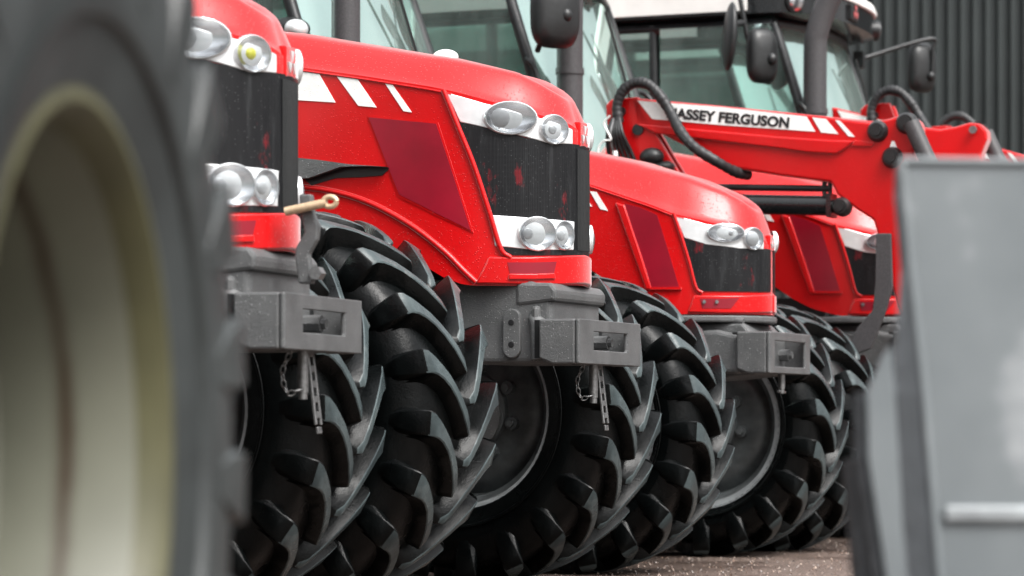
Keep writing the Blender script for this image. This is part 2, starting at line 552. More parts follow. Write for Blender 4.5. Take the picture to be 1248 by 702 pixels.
def wheel_meshes(R, w, rr, n, bev=True):
    t = link('tyre', tyre_mesh(R, w, rr, n=n), [M['rubber'], M['worn']], smooth=32)
    if bev:
        b = t.modifiers.new('b', 'BEVEL'); b.width = .0035; b.segments = 1; b.limit_method = 'ANGLE'; b.angle_limit = math.radians(33)
        dg = bpy.context.evaluated_depsgraph_get()
        me = bpy.data.meshes.new_from_object(t.evaluated_get(dg))
        me.shade_smooth(); me.set_sharp_from_angle(angle=math.radians(36))
    else: me = t.data
    bpy.data.objects.remove(t)
    y = .40*w
    bm = bmesh.new()
    prof = [(-y-.006, rr+.018), (-y-.012, rr+.022), (-y-.014, rr+.014), (-y, rr-.012), (-y+.03, rr-.02), (-y+.06, rr-.045), (-.05, rr-.058),
            (.05, rr-.058), (y-.06, rr-.045), (y-.03, rr-.02), (y, rr-.012), (y+.014, rr+.014), (y+.012, rr+.022), (y+.006, rr+.018)]
    lathe_y(bm, prof, 72, mi=[1, 1, 1, 1, 0, 0, 0, 0, 0, 1, 1, 1, 1])
    o = link('rim', bm, [M['rim'], M['rimlip']], smooth=30, solid=.006); rim = o.data; bpy.data.objects.remove(o)
    bm = bmesh.new()
    q = rr-.056
    prof = [(-.045, q), (-.06, q-.03), (-.08, .27*rr/.38), (-.085, .22), (-.09, .16), (-.12, .155), (-.13, .11), (-.14, .10), (-.15, .06), (-.15, .0005)]
    lathe_y(bm, prof, 48)
    prof = [(-.03, q), (-.045, q-.03), (-.065, .27*rr/.38), (-.07, .22), (-.07, .155), (-.0, .15), (.02, .09), (.03, .0005)]
    lathe_y(bm, prof, 48)
    for k in range(8):
        a = 2*PI*k/8
        cx_, cz_ = .185*math.cos(a), .185*math.sin(a)
        tube(bm, [(cx_, -.08, cz_), (cx_, -.115, cz_)], [.030, .026], 10)
        tube(bm, [(cx_, -.115, cz_), (cx_, -.132, cz_)], .014, 8)
        tube(bm, [(cx_, -.07, cz_), (cx_, -.03, cz_)], .018, 6)
    o = link('wheel', bm, M['rim'], smooth=35); disc = o.data; bpy.data.objects.remove(o)
    return me, rim, disc

WM_L = wheel_meshes(.69, .58, .385, 20)
WM_S = wheel_meshes(.625, .48, .385, 19)
WM_R = wheel_meshes(.90, .60, .52, 23, bev=False)

# ------------------------------------------------------------------ shared tractor pieces
def lamp(h, parent, px, py, rx, rz, depth=.03, off=0.0, bs=.3, name='headlight', amber=False):
    u, z = h.uz(px, py); p = h.plan(u, .002); t, n = h.basis(u)
    objs = []
    for sg in (1, -1):
        c = Vector((p.x, p.y*sg, z)); T = Vector((t.x, t.y*sg, 0)); N = Vector((n.x, n.y*sg, 0))
        R3 = Matrix((T, N, Vector((0, 0, 1)))).transposed()
        bm = bmesh.new()
        # bezel ring
        seg = 28
        for (ra, rb, da, db) in ((1.10, 1.07, -.006, .010), (1.07, 1.02, .010, .014), (1.02, .98, .014, .012)):
            A = [bm.verts.new(c + R3 @ Vector((rx*ra*math.cos(2*PI*k/seg), da, rz*ra*math.sin(2*PI*k/seg)))) for k in range(seg)]
            B = [bm.verts.new(c + R3 @ Vector((rx*rb*math.cos(2*PI*k/seg), db, rz*rb*math.sin(2*PI*k/seg)))) for k in range(seg)]
            for k in range(seg): bm.faces.new((A[k], A[(k+1) % seg], B[(k+1) % seg], B[k]))
        rings = []
        for j in range(9):
            f = .98*(1-j/8.0); dd = .012 - .020*(1-(f/.98)**2)*.9
            rings.append([bm.verts.new(c + R3 @ Vector((rx*(max(f, .02)*math.cos(2*PI*k/seg)+off*(1-f/.98)), dd, rz*max(f, .02)*math.sin(2*PI*k/seg)))) for k in range(seg)])
        for A, B in zip(rings, rings[1:]):
            for k in range(seg): bm.faces.new((A[k], A[(k+1) % seg], B[(k+1) % seg], B[k])).material_index = 1
        bm.faces.new(rings[-1]).material_index = 1
        o = link(name, bm, [M['housing'], M['chrome']], parent, smooth=40)
        # bulb mark in the middle
        bb = bmesh.new()
        cc = c + N*.002 + T*(rx*off)
        ellipsoid(bb, cc, (rz*bs, .010, rz*bs), 20, 8, M3=R3)
        link('bulb', bb, M['amber'] if (amber and sg == 1) else M['lens'], o, smooth=60)
        bb = bmesh.new(); rr_ = []
        for j in range(6):
            f = 1.06*(1-j/5.0); dd = .013 + .012*(1-(f/1.06)**2)
            rr_.append([bb.verts.new(c + R3 @ Vector((rx*max(f, .02)*math.cos(2*PI*k/seg), dd, rz*max(f, .02)*math.sin(2*PI*k/seg)))) for k in range(seg)])
        for A, B in zip(rr_, rr_[1:]):
            for k in range(seg): bb.faces.new((A[k], A[(k+1) % seg], B[(k+1) % seg], B[k]))
        bb.faces.new(rr_[-1]); link('lens', bb, M['cover'], o, smooth=60)
        objs.append(o)
    return objs

def tow_hitch(parent, x0, x1, hw, z0, z1, hole_y, hole_z0, hole_z1, small=False):
    """cast tow block with a slot through its front face"""
    bm = bmesh.new()
    t = x1-.018
    hz0, hz1 = hole_z0, hole_z1
    # front face frame
    O_ = [(-hw, z0), (hw, z0), (hw, z1), (-hw, z1)]; I_ = [(-hole_y, hz0), (hole_y, hz0), (hole_y, hz1), (-hole_y, hz1)]
    va, vb, vc, vd = ([bm.verts.new((xx, y, z)) for y, z in P_] for xx, P_ in ((x1, O_), (x1, I_), (t, I_), (t, O_)))
    for A_, B_ in ((va, vb), (vb, vc), (vc, vd), (vd, va)):
        for k in range(4): bm.faces.new((A_[k], A_[(k+1) % 4], B_[(k+1) % 4], B_[k]))
    for sg in (1, -1):
        prism_pts = [(x0, z0+.02), (x0+.05, z0), (t, z0), (t, z1), (x0, z1)]
        a = sorted((sg*hw, sg*(hw-.035)))
        prism(bm, prism_pts, a[0], a[1])
    box(bm, x0, t, -hw+.034, hw-.034, z0+.002, z0+.018)
    o = link('tow_hitch', bm, M['cast'], parent, bevel=.007)
    bm = bmesh.new(); box(bm, x0-.03, x0+.012, -hw+.036, hw-.036, z0+.022, z1-.002); link('shaded_web', bm, M['black'], o)  # back web coloured black to stand for the shade inside the slot
    # rear flange with rounded ears standing up behind the block
    if not small:
        bm = bmesh.new()
        box(bm, x0-.05, x0-.02, -hw+.05, hw-.02, z1-.02, z1+.05)
        link('flange', bm, M['cast'], o, bevel=.014)
        for yy in (-hw+.10, -hw+.30, hw-.15):
            b = bmesh.new(); tube(b, [(x0-.025, yy, z1+.022), (x0+.0, yy, z1+.022)], .017, 6)
            tube(b, [(x0, yy, z1+.022), (x0+.012, yy, z1+.022)], .010, 8)
            link('bolt', b, M['steel'], o, smooth=30)
    for yy, rr in ((-hole_y*.55, .022), (hole_y*.62, .026)):
        b = bmesh.new()
        if yy < 0: tube(b, [(x1-.09, yy, z0), (x1-.09, yy, z1)], rr, 12)
        else: tube(b, [(x0, yy, (hz0+hz1)/2), (x1-.05, yy, (hz0+hz1)/2)], rr, 8); tube(b, [(x1-.05, yy, (hz0+hz1)/2), (x1-.035, yy, (hz0+hz1)/2)], rr*.6, 8)
        link('hitch_pin' if yy < 0 else 'bolt', b, M['cast'], o, smooth=35)
    return o

def chain(parent, pts, r=.008):
    P = smooth_path(pts, 6)
    L = [0]
    for a, b in zip(P, P[1:]): L.append(L[-1]+(b-a).length)
    n = int(L[-1]/.019); bm = bmesh.new()
    for i in range(n+1):
        s_ = L[-1]*i/n
        k = max(j for j in range(len(L)) if L[j] <= s_+1e-9); k = min(k, len(P)-2)
        q = P[k].lerp(P[k+1], (s_-L[k])/max(1e-6, L[k+1]-L[k])); t = (P[k+1]-P[k]).normalized()
        rot = t.to_track_quat('Z', 'Y').to_matrix() @ Matrix.Rotation(i*PI/2, 3, 'Z')
        ring = [q + rot @ Vector((.0075*math.cos(a), 0, .013*math.sin(a))) for a in [2*PI*j/10 for j in range(10)]]
        ring.append(ring[0]); ring.append(ring[1])
        tube(bm, ring[:11], .0021, 6, caps=False)
    link('chain', bm, M['steel'], parent, smooth=60)

def pin_below(parent, x, y, z1, z0, strap=True, ch=True):
    bm = bmesh.new()
    tube(bm, [(x, y, z1), (x, y, z0)], .016, 12); tube(bm, [(x, y, z0+.002), (x, y, z0-.02)], .013, 10)
    o = link('drawbar_pin', bm, M['steel'], parent, smooth=40)
    if strap:
        bm = bmesh.new()
        rot = Matrix.Translation((x-.01, y+.09, z1-.01)) @ Matrix.Rotation(math.radians(-7), 4, 'Y')
        H = .205; holes = 5
        # perforated strap as a ladder of short bars
        yv = .021
        for sgn in (-1, 1): box(bm, -.004, .004, sgn*yv-.006 if sgn > 0 else -yv-.006, sgn*yv+.006 if sgn > 0 else -yv+.006, -H, .02, rot)
        for k in range(holes+1):
            zc = .01 - (H+.02)*k/holes
            box(bm, -.0036, .0036, -yv+.004, yv-.004, zc-.016, zc+.004, rot)
        link('perforated_strap', bm, M['steel'], o, bevel=.0015, seg=1)
    if ch:
        chain(o, [(x-.02, y-.04, z1), (x-.04, y-.06, z1-.06), (x-.03, y-.05, z1-.12), (x-.005, y-.03, z1-.115)])
    return o

def emblem(h, parent, px, py, s_=.03, zoff=0):
    """small three-triangle badge"""
    x = h.c+h.a
    z = h.z_at(px, py)
    bm = bmesh.new()
    for (dy, dz) in ((0, s_*.55), (-s_*.55, -s_*.45), (s_*.55, -s_*.45)):
        a = [(-.45, .45), (.45, .45), (0, -.45)]
        f = [bm.verts.new((x+.010, dy+p*s_, z+dz+q*s_)) for p, q in a]; g = [bm.verts.new((x-.004, dy+p*s_, z+dz+q*s_)) for p, q in a]
        bm.faces.new(f); bm.faces.new(g[::-1])
        for i in range(3): bm.faces.new((f[i], f[(i+1) % 3], g[(i+1) % 3], g[i]))
    plate = bmesh.new()
    box(plate, x-.02, x+.004, -s_*1.25, s_*1.25, z-s_*1.3, z+s_*1.4)
    o = link('badge', plate, M['red'], parent, bevel=.006)
    link('emblem', bm, M['housing'], o)

def stripe(h, parent, quad):
    """quad: photo points tl, tr, br, bl"""
    bm = h.panel([quad[0], quad[1]], [quad[3], quad[2]], off=.003, thick=.004, nb=3, ni=4)
    link('white_stripe', bm, M['white'], parent, smooth=40)

# ------------------------------------------------------------------ cab
def make_cab(parent, dz=0.0, dx=0.0, fr=None, valance=True, mirror_l=True, mirror_r=False):
    W = .73
    A = [(-.80, 1.40), (-.95, 2.00), (-1.06, 2.35), (-1.22, 2.82)]
    bm = bmesh.new()
    def mv(x, y, z): return (x+dx, y, z+dz)
    for sg in (1, -1):
        tube(bm, [mv(x, sg*W*(1-.03*(i == 3)), z) for i, (x, z) in enumerate(A)], .030, 10)
        tube(bm, [mv(-1.88, sg*(W+.0), .85), mv(-1.90, sg*(W+.0), 2.0), mv(-1.93, sg*W*.97, 2.84)], .032, 8)
        tube(bm, [mv(-2.62, sg*W, 1.3), mv(-2.60, sg*W*.97, 2.84)], .04, 8)
        tube(bm, [mv(-.80, sg*W, 1.40), mv(-.95, sg*W, 1.05), mv(-1.88, sg*W, .85)], .035, 8)
        tube(bm, [mv(-1.22, sg*W*.97, 2.82), mv(-2.6, sg*W*.97, 2.82)], .035, 8)
    tube(bm, [mv(-1.22, -W*.97, 2.82), mv(-1.13, -.35, 2.83), mv(-1.11, 0, 2.83), mv(-1.13, .35, 2.83), mv(-1.22, W*.97, 2.82)], .03, 8)
    tube(bm, [mv(-2.6, -W, 2.82), mv(-2.6, W, 2.82)], .035, 8)
    tube(bm, [mv(-2.6, -W, 1.35), mv(-2.6, W, 1.35)], .05, 8)
    box(bm, -2.65+dx, -.86+dx, -.66, .66, .80+dz, 1.30+dz)      # cab floor and firewall
    cab = link('cab_frame', bm, M['pillar'], parent, smooth=45)
    # windscreen, gently curved
    def pane(name, grid):
        b = bmesh.new(); V = [[b.verts.new(p) for p in r] for r in grid]
        for i in range(len(V)-1):
            for k in range(len(V[0])-1): b.faces.new((V[i][k], V[i][k+1], V[i+1][k+1], V[i+1][k]))
        return link(name, b, M['glass'], cab, smooth=60, solid=.005)
    g = []
    for (x, z) in A:
        g.append([mv(x + .10*(1-(k/5-1)**2) + .004, W*(k/5-1)*.985, z) for k in range(11)])
    pane('windscreen', g)
    for sg in (1, -1):
        pane('side_window', [[mv(x, sg*(W+.012), z) for x in (A[i][0]+(-1.89-A[i][0])*t for t in (0.02, .33, .66, .98))] for i, z in enumerate((1.40, 2.0, 2.35, 2.82))])
        pane('rear_side_window', [[mv(x, sg*(W+.010), z) for x in (-1.94, -2.58)] for z in (1.35, 2.80)])
        b = bmesh.new()
        pts = [mv(-1.06, sg*(W+.02), 2.36), mv(-1.03, sg*(W+.09), 2.355), mv(-.985, sg*(W+.10), 2.29), mv(-.95, sg*(W+.09), 2.10), mv(-.97, sg*(W+.02), 2.05)]
        tube(b, smooth_path(pts, 5), .014, 8)
        link('grab_handle', b, M['black'], cab, smooth=60)
    pane('rear_window', [[mv(-2.61, y, z) for y in (-.66, .66)] for z in (1.38, 2.80)])
    # roof: rounded slab with a bowed front
    b = bmesh.new()
    def outline(gx, gy, z):
        pts = []
        xs = [(-2.75, -.70), (-2.78, 0), (-2.75, .70), (-2.0, .80), (-1.30, .79), (-1.06, .70), (-.96, .45), (-.93, 0), (-.96, -.45), (-1.06, -.70), (-1.30, -.79), (-2.0, -.80)]
        sp = smooth_path([(x, y, 0) for x, y in xs] + [(-2.75, -.70, 0)], 4)[:-1]
        for p in sp: pts.append(b.verts.new(mv(-1.85+(p.x+1.85)*gx, p.y*gy, z+.10)))
        return pts
    lay = [outline(.90, .90, 2.755), outline(.985, .985, 2.775), outline(.985, .985, 2.925)]
    for P, Q in zip(lay, lay[1:]):
        for i in range(len(P)): b.faces.new((P[i], P[(i+1) % len(P)], Q[(i+1) % len(Q)], Q[i]))
    b.faces.new(lay[0][::-1]); b.faces.new(lay[-1])
    vo = link('roof_valance', b, M['black_gloss'], cab, smooth=50)
    b = bmesh.new()
    lay = [outline(1.0, 1.0, 2.90), outline(1.005, 1.005, 2.915), outline(.99, .99, 2.95), outline(.94, .94, 2.98), outline(.7, .7, 3.0)]
    for P, Q in zip(lay, lay[1:]):
        for i in range(len(P)): b.faces.new((P[i], P[(i+1) % len(P)], Q[(i+1) % len(Q)], Q[i]))
    b.faces.new(lay[0][::-1]); b.faces.new(lay[-1])
    # side fascia skirts: the white runs lower along the sides
    for sg in (1, -1):
        y = sorted((sg*.800, sg*.775))
        box(b, -2.70+dx, -1.35+dx, y[0], y[1], 2.89+dz, 3.01+dz)
    link('roof', b, M['roof'], cab, smooth=40)
    # work lights under the roof edge
    for (x, y, az) in ((-1.12, -.70, -35), (-1.0, -.45, -18), (-1.0, .45, 18), (-1.04, .62, 35)):
        if abs(y) < .5: continue
        b = bmesh.new(); d = Vector((math.cos(math.radians(az)), math.sin(math.radians(az)), -.1)).normalized()
        c = Vector(mv(x, y, 2.935)); tube(b, [c-d*.05, c+d*.045], [.045, .062], 20); 
        o = link('work_light', b, M['black'], cab, smooth=40)
        b = bmesh.new(); tube(b, [c+d*.046, c+d*.052, c+d*.060], [.050, .048, .025], 20)
        link('lens', b, M['chrome'], o, smooth=60)
    # roof emblem panel
    b = bmesh.new(); box(b, -.955+dx, -.925+dx, -.17, -.03, 2.895+dz, 2.985+dz); o = link('roof_badge', b, M['black'], cab, bevel=.006)
    b = bmesh.new()
    for (dy, dz2) in ((-.10, .022), (-.124, -.016), (-.076, -.016)):
        vv = [b.verts.new(mv(-.922, dy+p*.04, 2.94+dz2+q*.036)) for p, q in ((-.5, .5), (.5, .5), (0, -.5))]; b.faces.new(vv)
    link('emblem', b, M['red'], o, solid=.002)
    # wiper
    b = bmesh.new(); tube(b, [mv(-.98, .10, 2.70), mv(-.90, .22, 2.30), mv(-.88, .27, 2.05)], .008, 6)
    link('wiper', b, M['black'], cab, smooth=60)
    # seat, console and steering wheel
    b = bmesh.new()
    box(b, -2.25+dx, -1.75+dx, -.25, .25, 1.42+dz, 1.58+dz)
    box(b, -2.30+dx, -2.16+dx, -.24, .24, 1.56+dz, 2.25+dz, None); box(b, -2.30+dx, -2.18+dx, -.15, .15, 2.27+dz, 2.45+dz)
    tube(b, [mv(-2.0, 0, 1.3), mv(-2.0, 0, 1.45)], .14, 12)
    link('seat', b, M['seat'], cab, bevel=.04, seg=3)
    b = bmesh.new()
    tube(b, [mv(-1.15, 0, 1.3), mv(-1.38, 0, 1.85)], [.10, .06], 12)
    c = Vector(mv(-1.42, 0, 1.90)); ax = Vector((-.4, 0, 1)).normalized(); e1 = Vector((0, 1, 0)); e2 = ax.cross(e1)
    tube(b, [c + (e1*math.cos(t)+e2*math.sin(t))*.20 for t in [2*PI*k/24 for k in range(25)]], .015, 8, caps=False)
    for t in (0, 2.1, 4.2): tube(b, [c, c+(e1*math.cos(t)+e2*math.sin(t))*.20], .012, 6)
    link('steering_column', b, M['black'], cab, smooth=50)
    # exhaust stack on the right pillar, with a slanted outlet
    if True:
        b = bmesh.new()
        ex, ey = -.90+dx, -.60
        rr_ = .064
        tube(b, smooth_path([(ex, ey, 1.35+dz), (ex, ey, 2.0+dz), (ex, ey, 2.62+dz), (ex+.012, ey, 2.75+dz), (ex+.055, ey+.01, 2.88+dz), (ex+.12, ey+.02, 3.02+dz)], 5), rr_, 24, caps=False)
        # cut the outlet to a near-vertical oval
        for v in b.verts:
            if v.co.z > 2.95+dz: v.co.x = min(v.co.x, ex+.16); 
        ex_o = link('exhaust', b, M['exhaust'], parent, smooth=60, solid=.004)
        b = bmesh.new()
        for zz in (2.30,): tube(b, [(ex, ey, zz+dz), (ex, ey, zz+.03+dz)], rr_+.006, 24)
        link('clamp_band', b, M['exhaust'], ex_o, smooth=40)
    def mirror(sg, cx_, cy_, cz_, h_=.15, w_=.095):
        b = bmesh.new(); Rm = Matrix.Rotation(math.radians(-38), 3, 'Z')
        seg = 28; c = Vector(mv(cx_, cy_, cz_)); rings = []
        for (xo, f) in ((-.03, .90), (-.026, 1.0), (-.005, 1.02), (.02, .92), (.036, .68), (.042, .2)):
            ring = []
            for k in range(seg):
                a = 2*PI*k/seg; ca, sa = math.cos(a), math.sin(a)
                yy = math.copysign(abs(ca)**.6, ca)*w_*f; zz = math.copysign(abs(sa)**.6, sa)*h_*f
                ring.append(b.verts.new(c + Rm @ Vector((xo, yy, zz))))
            rings.append(ring)
        for P, Q in zip(rings, rings[1:]):
            for k in range(seg): b.faces.new((P[k], P[(k+1) % seg], Q[(k+1) % seg], Q[k]))
        b.faces.new(rings[0][::-1]); b.faces.new(rings[-1])
        m_ = link('mirror', b, M['black'], cab, smooth=50)
        b = bmesh.new()
        root = Vector(mv(-1.10, sg*(W+.02), cz_+.02))
        tube(b, smooth_path([root, root+Vector((.03, sg*.12, .03)), c+Vector((.05, -sg*.02, .17)), c+Vector((.062, 0, .10)), c+Vector((.058, 0, -.05))], 6), .013, 8)
        ellipsoid(b, c+Vector((.052, 0, -.055)), (.025, .03, .03), 12, 8)
        box(b, root.x-.03, root.x+.03, min(root.y, root.y+sg*.05), max(root.y, root.y+sg*.05), root.z-.05, root.z+.05)
        link('mirror_arm', b, M['black'], m_, smooth=50)
    if mirror_l: mirror(1, -.80, 1.12, 2.74)
    if mirror_r:
        # seen almost edge-on beside the right pillar
        mirror(-1, -1.02, -.97, 2.66, .17, .09)
    return cab

# ------------------------------------------------------------------ tractors
def axle_and_chassis(t, track, R, large):
    bm = bmesh.new()
    tube(bm, [(0, -track/2+.12, R-.02), (0, -.25, R+.02), (0, .25, R+.02), (0, track/2-.12, R-.02)], [.10, .085, .085, .10], 16)
    ellipsoid(bm, (0, 0, R), (.19, .2, .17))
    for sg in (1, -1):
        tube(bm, [(0, sg*(track/2-.16), R), (0, sg*(track/2-.02), R)], [.15, .13], 20)
        tube(bm, [(-.12, sg*.15, R+.1), (-.14, sg*(track/2-.2), R+.06)], .022, 8)
    link('front_axle', bm, M['cast'], t, smooth=40)
    bm = bmesh.new()
    box(bm, -2.6, -.35, -.22, .22, .62, 1.18); box(bm, -2.8, -2.2, -.45, .45, .7, 1.1)
    tube(bm, [(-2.72, -.86, .88), (-2.72, .86, .88)], .14, 16)
    link('engine_block', bm, M['black'], t, bevel=.03)
    # rear mudguards
    for sg in (1, -1):
        bm = bmesh.new(); seg = 14
        for (y0, y1) in ((sg*.62, sg*1.12),):
            A, B = [], []
            for k in range(seg+1):
                a = math.radians(20 + 140*k/seg)
                A.append(bm.verts.new((-2.72+1.0*math.cos(a), y0, .88+1.0*math.sin(a)))); B.append(bm.verts.new((-2.72+.98*math.cos(a), y1, .88+.98*math.sin(a))))
            for k in range(seg): bm.faces.new((A[k], A[k+1], B[k+1], B[k]))
        link('mudguard', bm, M['red'], t, smooth=40, solid=.02)

def large_tractor():
    fr = T2
    t = empty('tractor', (fr.O[0], fr.O[1], 0), fr.a)
    h = Hood(fr, .25, .51, .34, -1.15,
             crease=[(140, 48), (346, 79), (440, 92), (543, 109), (600, 124), (650, 138), (690, 149), (704, 158), (710.5, 170)],
             top=[(-1.2, 2.215), (-.28, 2.10), (.3, 1.985), (.5, 1.925), (.56, 1.885), (.60, 1.85), (.615, 1.835)],
             bottom=[(140, 225), (346, 262), (400, 272), (440, 286), (480, 304), (510, 320), (540, 338), (562, 346), (575, 348), (640, 348.5), (710, 348)])
    hood = link('hood', h.shell(), M['red'], t, smooth=38, solid=.006)
    # trim line just under the crease
    pts = []
    for k in range(40):
        u = -1.3 + 1.45*k/39
        p = h.plan(u, .003); pts.append((p.x, p.y, interp(h.crease, u)-.012))
    bm = bmesh.new(); tube(bm, pts, .004, 6); link('trim_strip', bm, M['red'], hood, smooth=60)
    bm = h.panel([(560, 148), (600, 156), (640, 168), (675, 174), (700, 176), (710.7, 177)],
                 [(612, 311), (632, 311), (655, 311), (680, 311), (700, 311), (710.7, 311)], off=.004, thick=.02, mirror=True, nb=10)
    g = link('grille', bm, M['grille'], t, smooth=40)
    # vertical ribs near the nose centre
    bm = bmesh.new()
    for k in range(6):
        u = .91+.09*k/5
        for sg in (1, -1):
            if k == 5 and sg == -1: continue
            p = h.plan(u, .006)
            tube(bm, [(p.x, p.y*sg, 1.275), (p.x, p.y*sg, 1.64)], .0035, 6)
    link('grille_rib', bm, M['black'], g, smooth=60)
    # red frame running round the rear edge of the grille
    P = [(h.uz(*q)) for q in ((541, 110), (556, 148), (577, 200), (596, 258), (610, 303), (622, 314))]
    pts = []
    for (u, z) in P: p = h.plan(u, .006); pts.append((p.x, p.y, z))
    for sg in (1, -1):
        bm = bmesh.new(); tube(bm, smooth_path([(x, y*sg, z) for x, y, z in pts], 6), .010, 8); link('grille_frame', bm, M['red'], hood, smooth=60)
    # upper lamp housing
    top = [(544, 113), (590, 126), (640, 140), (672, 148), (697, 158)]
    bot = [(561, 149), (597, 157), (640, 167), (668, 175), (697, 176)]
    for sg in (1, -1):
        bm = h.panel(top, bot, off=.0055, thick=.010)
        if sg < 0:
            for v in bm.verts: v.co.y *= -1
        link('lamp_housing', bm, M['housing'], t, smooth=40, bevel=.003)
        bm = h.panel([(598, 262), (650, 266), (699, 270)], [(603, 300), (650, 305), (698, 305)], off=.0055, thick=.010)
        if sg < 0:
            for v in bm.verts: v.co.y *= -1
        link('lamp_housing', bm, M['housing'], t, smooth=40, bevel=.003)
    lamp(h, t, 622, 144, .090, .056, .016, -.40, .62)
    lamp(h, t, 674, 158, .056, .050, .014, -.1, .35)
    lamp(h, t, 654, 285, .068, .058, .016, -.5, .35)
    lamp(h, t, 685, 287, .046, .050, .014, -.2, .4)
    # swept lip of the wheel arch
    for sg in (1, -1):
        P = []
        for q in ((346, 226), (400, 232), (450, 247), (500, 274), (540, 305), (565, 330), (580, 344)):
            u, z = h.uz(*q); p = h.plan(u, .001); P.append((p.x, p.y*sg, z))
        bm = bmesh.new(); tube(bm, smooth_path(P, 6), .011, 8); link('arch_lip', bm, M['red'], hood, smooth=60)
    # red bumper band with recess
    bm = h.panel([(596, 313), (640, 313), (680, 312), (711.5, 311)], [(580, 346), (640, 347), (680, 347), (711.5, 346)], off=.012, thick=.03, mirror=True, nb=3)
    b = link('bumper', bm, M['red'], t, smooth=40, bevel=.006)
    bm = h.panel([(618, 320), (650, 320), (676, 319)], [(622, 338), (650, 338), (672, 338)], off=.0135, thick=.004)
    link('recess', bm, M['vent'], b, smooth=40)
    bm = h.panel([(620, 334), (650, 334), (673, 333)], [(619, 341), (650, 341), (674, 340)], off=.020, thick=.01, nb=2)
    link('lip', bm, M['red'], b, smooth=40, bevel=.003)
    # side vent screen with raised border, stripes, intake scoop
    for sg in (1, -1):
        T_, B_ = [(450, 143), (490, 147), (532, 151)], [(487, 237), (530, 259), (574, 281)]
        bm = h.panel([(448, 141), (490, 145), (534, 149)], [(486, 240), (530, 262), (577, 284)], off=.003, thick=.003)
        bm2 = h.panel(T_, B_, off=.0055, thick=.004)
        for q in (bm, bm2):
            if sg < 0:
                for v in q.verts: v.co.y *= -1
        fo = link('vent_frame', bm, M['red'], hood, smooth=40)
        link('side_vent', bm2, M['vent'], t, smooth=40)
    for q in ([(330, 81), (388, 88), (409, 125), (330, 120)], [(410, 92), (435, 95), (459, 131), (437, 129)], [(469, 101), (478, 102.5), (502, 137), (492, 135.5)]):
        stripe(h, hood, q)
    bm = h.panel([(346, 191), (395, 196), (430, 201), (474, 204)], [(346, 219), (380, 218), (420, 204), (452, 203)], off=.035, thick=.03, nb=4)
    s_ = link('intake_scoop', bm, M['cast'], t, smooth=40, bevel=.006)
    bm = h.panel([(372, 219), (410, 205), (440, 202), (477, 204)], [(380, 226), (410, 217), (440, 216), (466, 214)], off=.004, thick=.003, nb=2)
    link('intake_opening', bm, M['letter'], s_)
    emblem(h, t, 705, 164, .034)
    # washer nozzle hump on the hood
    bm = bmesh.new(); ellipsoid(bm, (.27, -.12, 1.985), (.05, .035, .028)); link('hood_cap', bm, M['white'], hood, smooth=60)
    # front support casting
    bm = bmesh.new()
    prism(bm, [(-.45, .93), (.42, .865), (.735, .865), (.735, 1.10), (.70, 1.13), (.66, 1.16), (.40, 1.165), (-.45, 1.2)], -.255, .255)
    c = link('front_support', bm, M['cast'], t, bevel=.02, seg=3)
    for sg in (1, -1):
        # boss plate with two holes
        x0, z0 = fr.plane_y(625, 393, -.26); x1, z1 = fr.plane_y(625, 420, -.26)
        bm = bmesh.new(); seg = 12; pts = []
        for k in range(seg+1): a = PI*k/seg; pts.append((x0+.033*math.cos(a), z0+.015+.033*math.sin(a)))
        for k in range(seg+1): a = PI+PI*k/seg; pts.append((x1+.033*math.cos(a), z1-.015+.033*math.sin(a)))
        ys = sorted((sg*.25, sg*.275)); prism(bm, pts, ys[0], ys[1])
        for (xx, zz) in ((x0, z0), (x1, z1)): tube(bm, [(xx, sg*.27, zz), (xx, sg*.277, zz)], .0125, 12, mi=1)
        link('mounting_boss', bm, [M['cast'], M['letter']], c, bevel=.004)
        bm = bmesh.new(); tube(bm, [(.66, sg*.25, 1.03), (.685, sg*.262, 1.01), (.69, sg*.262, .88)], [.02, .03, .03], 12); link('gusset', bm, M['cast'], c, smooth=60)
    # notch cover above the hitch: sloping upper lip
    bm = bmesh.new()
    prism(bm, [(.60, 1.07), (.752, 1.085), (.756, 1.125), (.735, 1.15), (.60, 1.155)], -.262, .262)
    link('support_lip', bm, M['cast'], c, bevel=.012, seg=2)
    o = tow_hitch(t, .715, .868, .33, .862, 1.02, .178, .912, .978)
    pin_below(t, .80, -.0, .865, .745)
    axle_and_chassis(t, 1.75, .685, True)
    ms = WM_L
    spins = [.10, .215, 0, 0]
    wheel_at(t, (0, -.875, .70), .7, .54, .385, .12, -1, *ms)
    d = wheel_at(t, (0, .875, .70), .7, .54, .385, .27, 1, *ms)
    for sg in (-1, 1): wheel_at(t, (-2.72, sg*.90, .885), .9, .6, .52, .1*sg, sg, *WM_R)
    make_cab(t, dz=.16, dx=-.02)
    return t, h

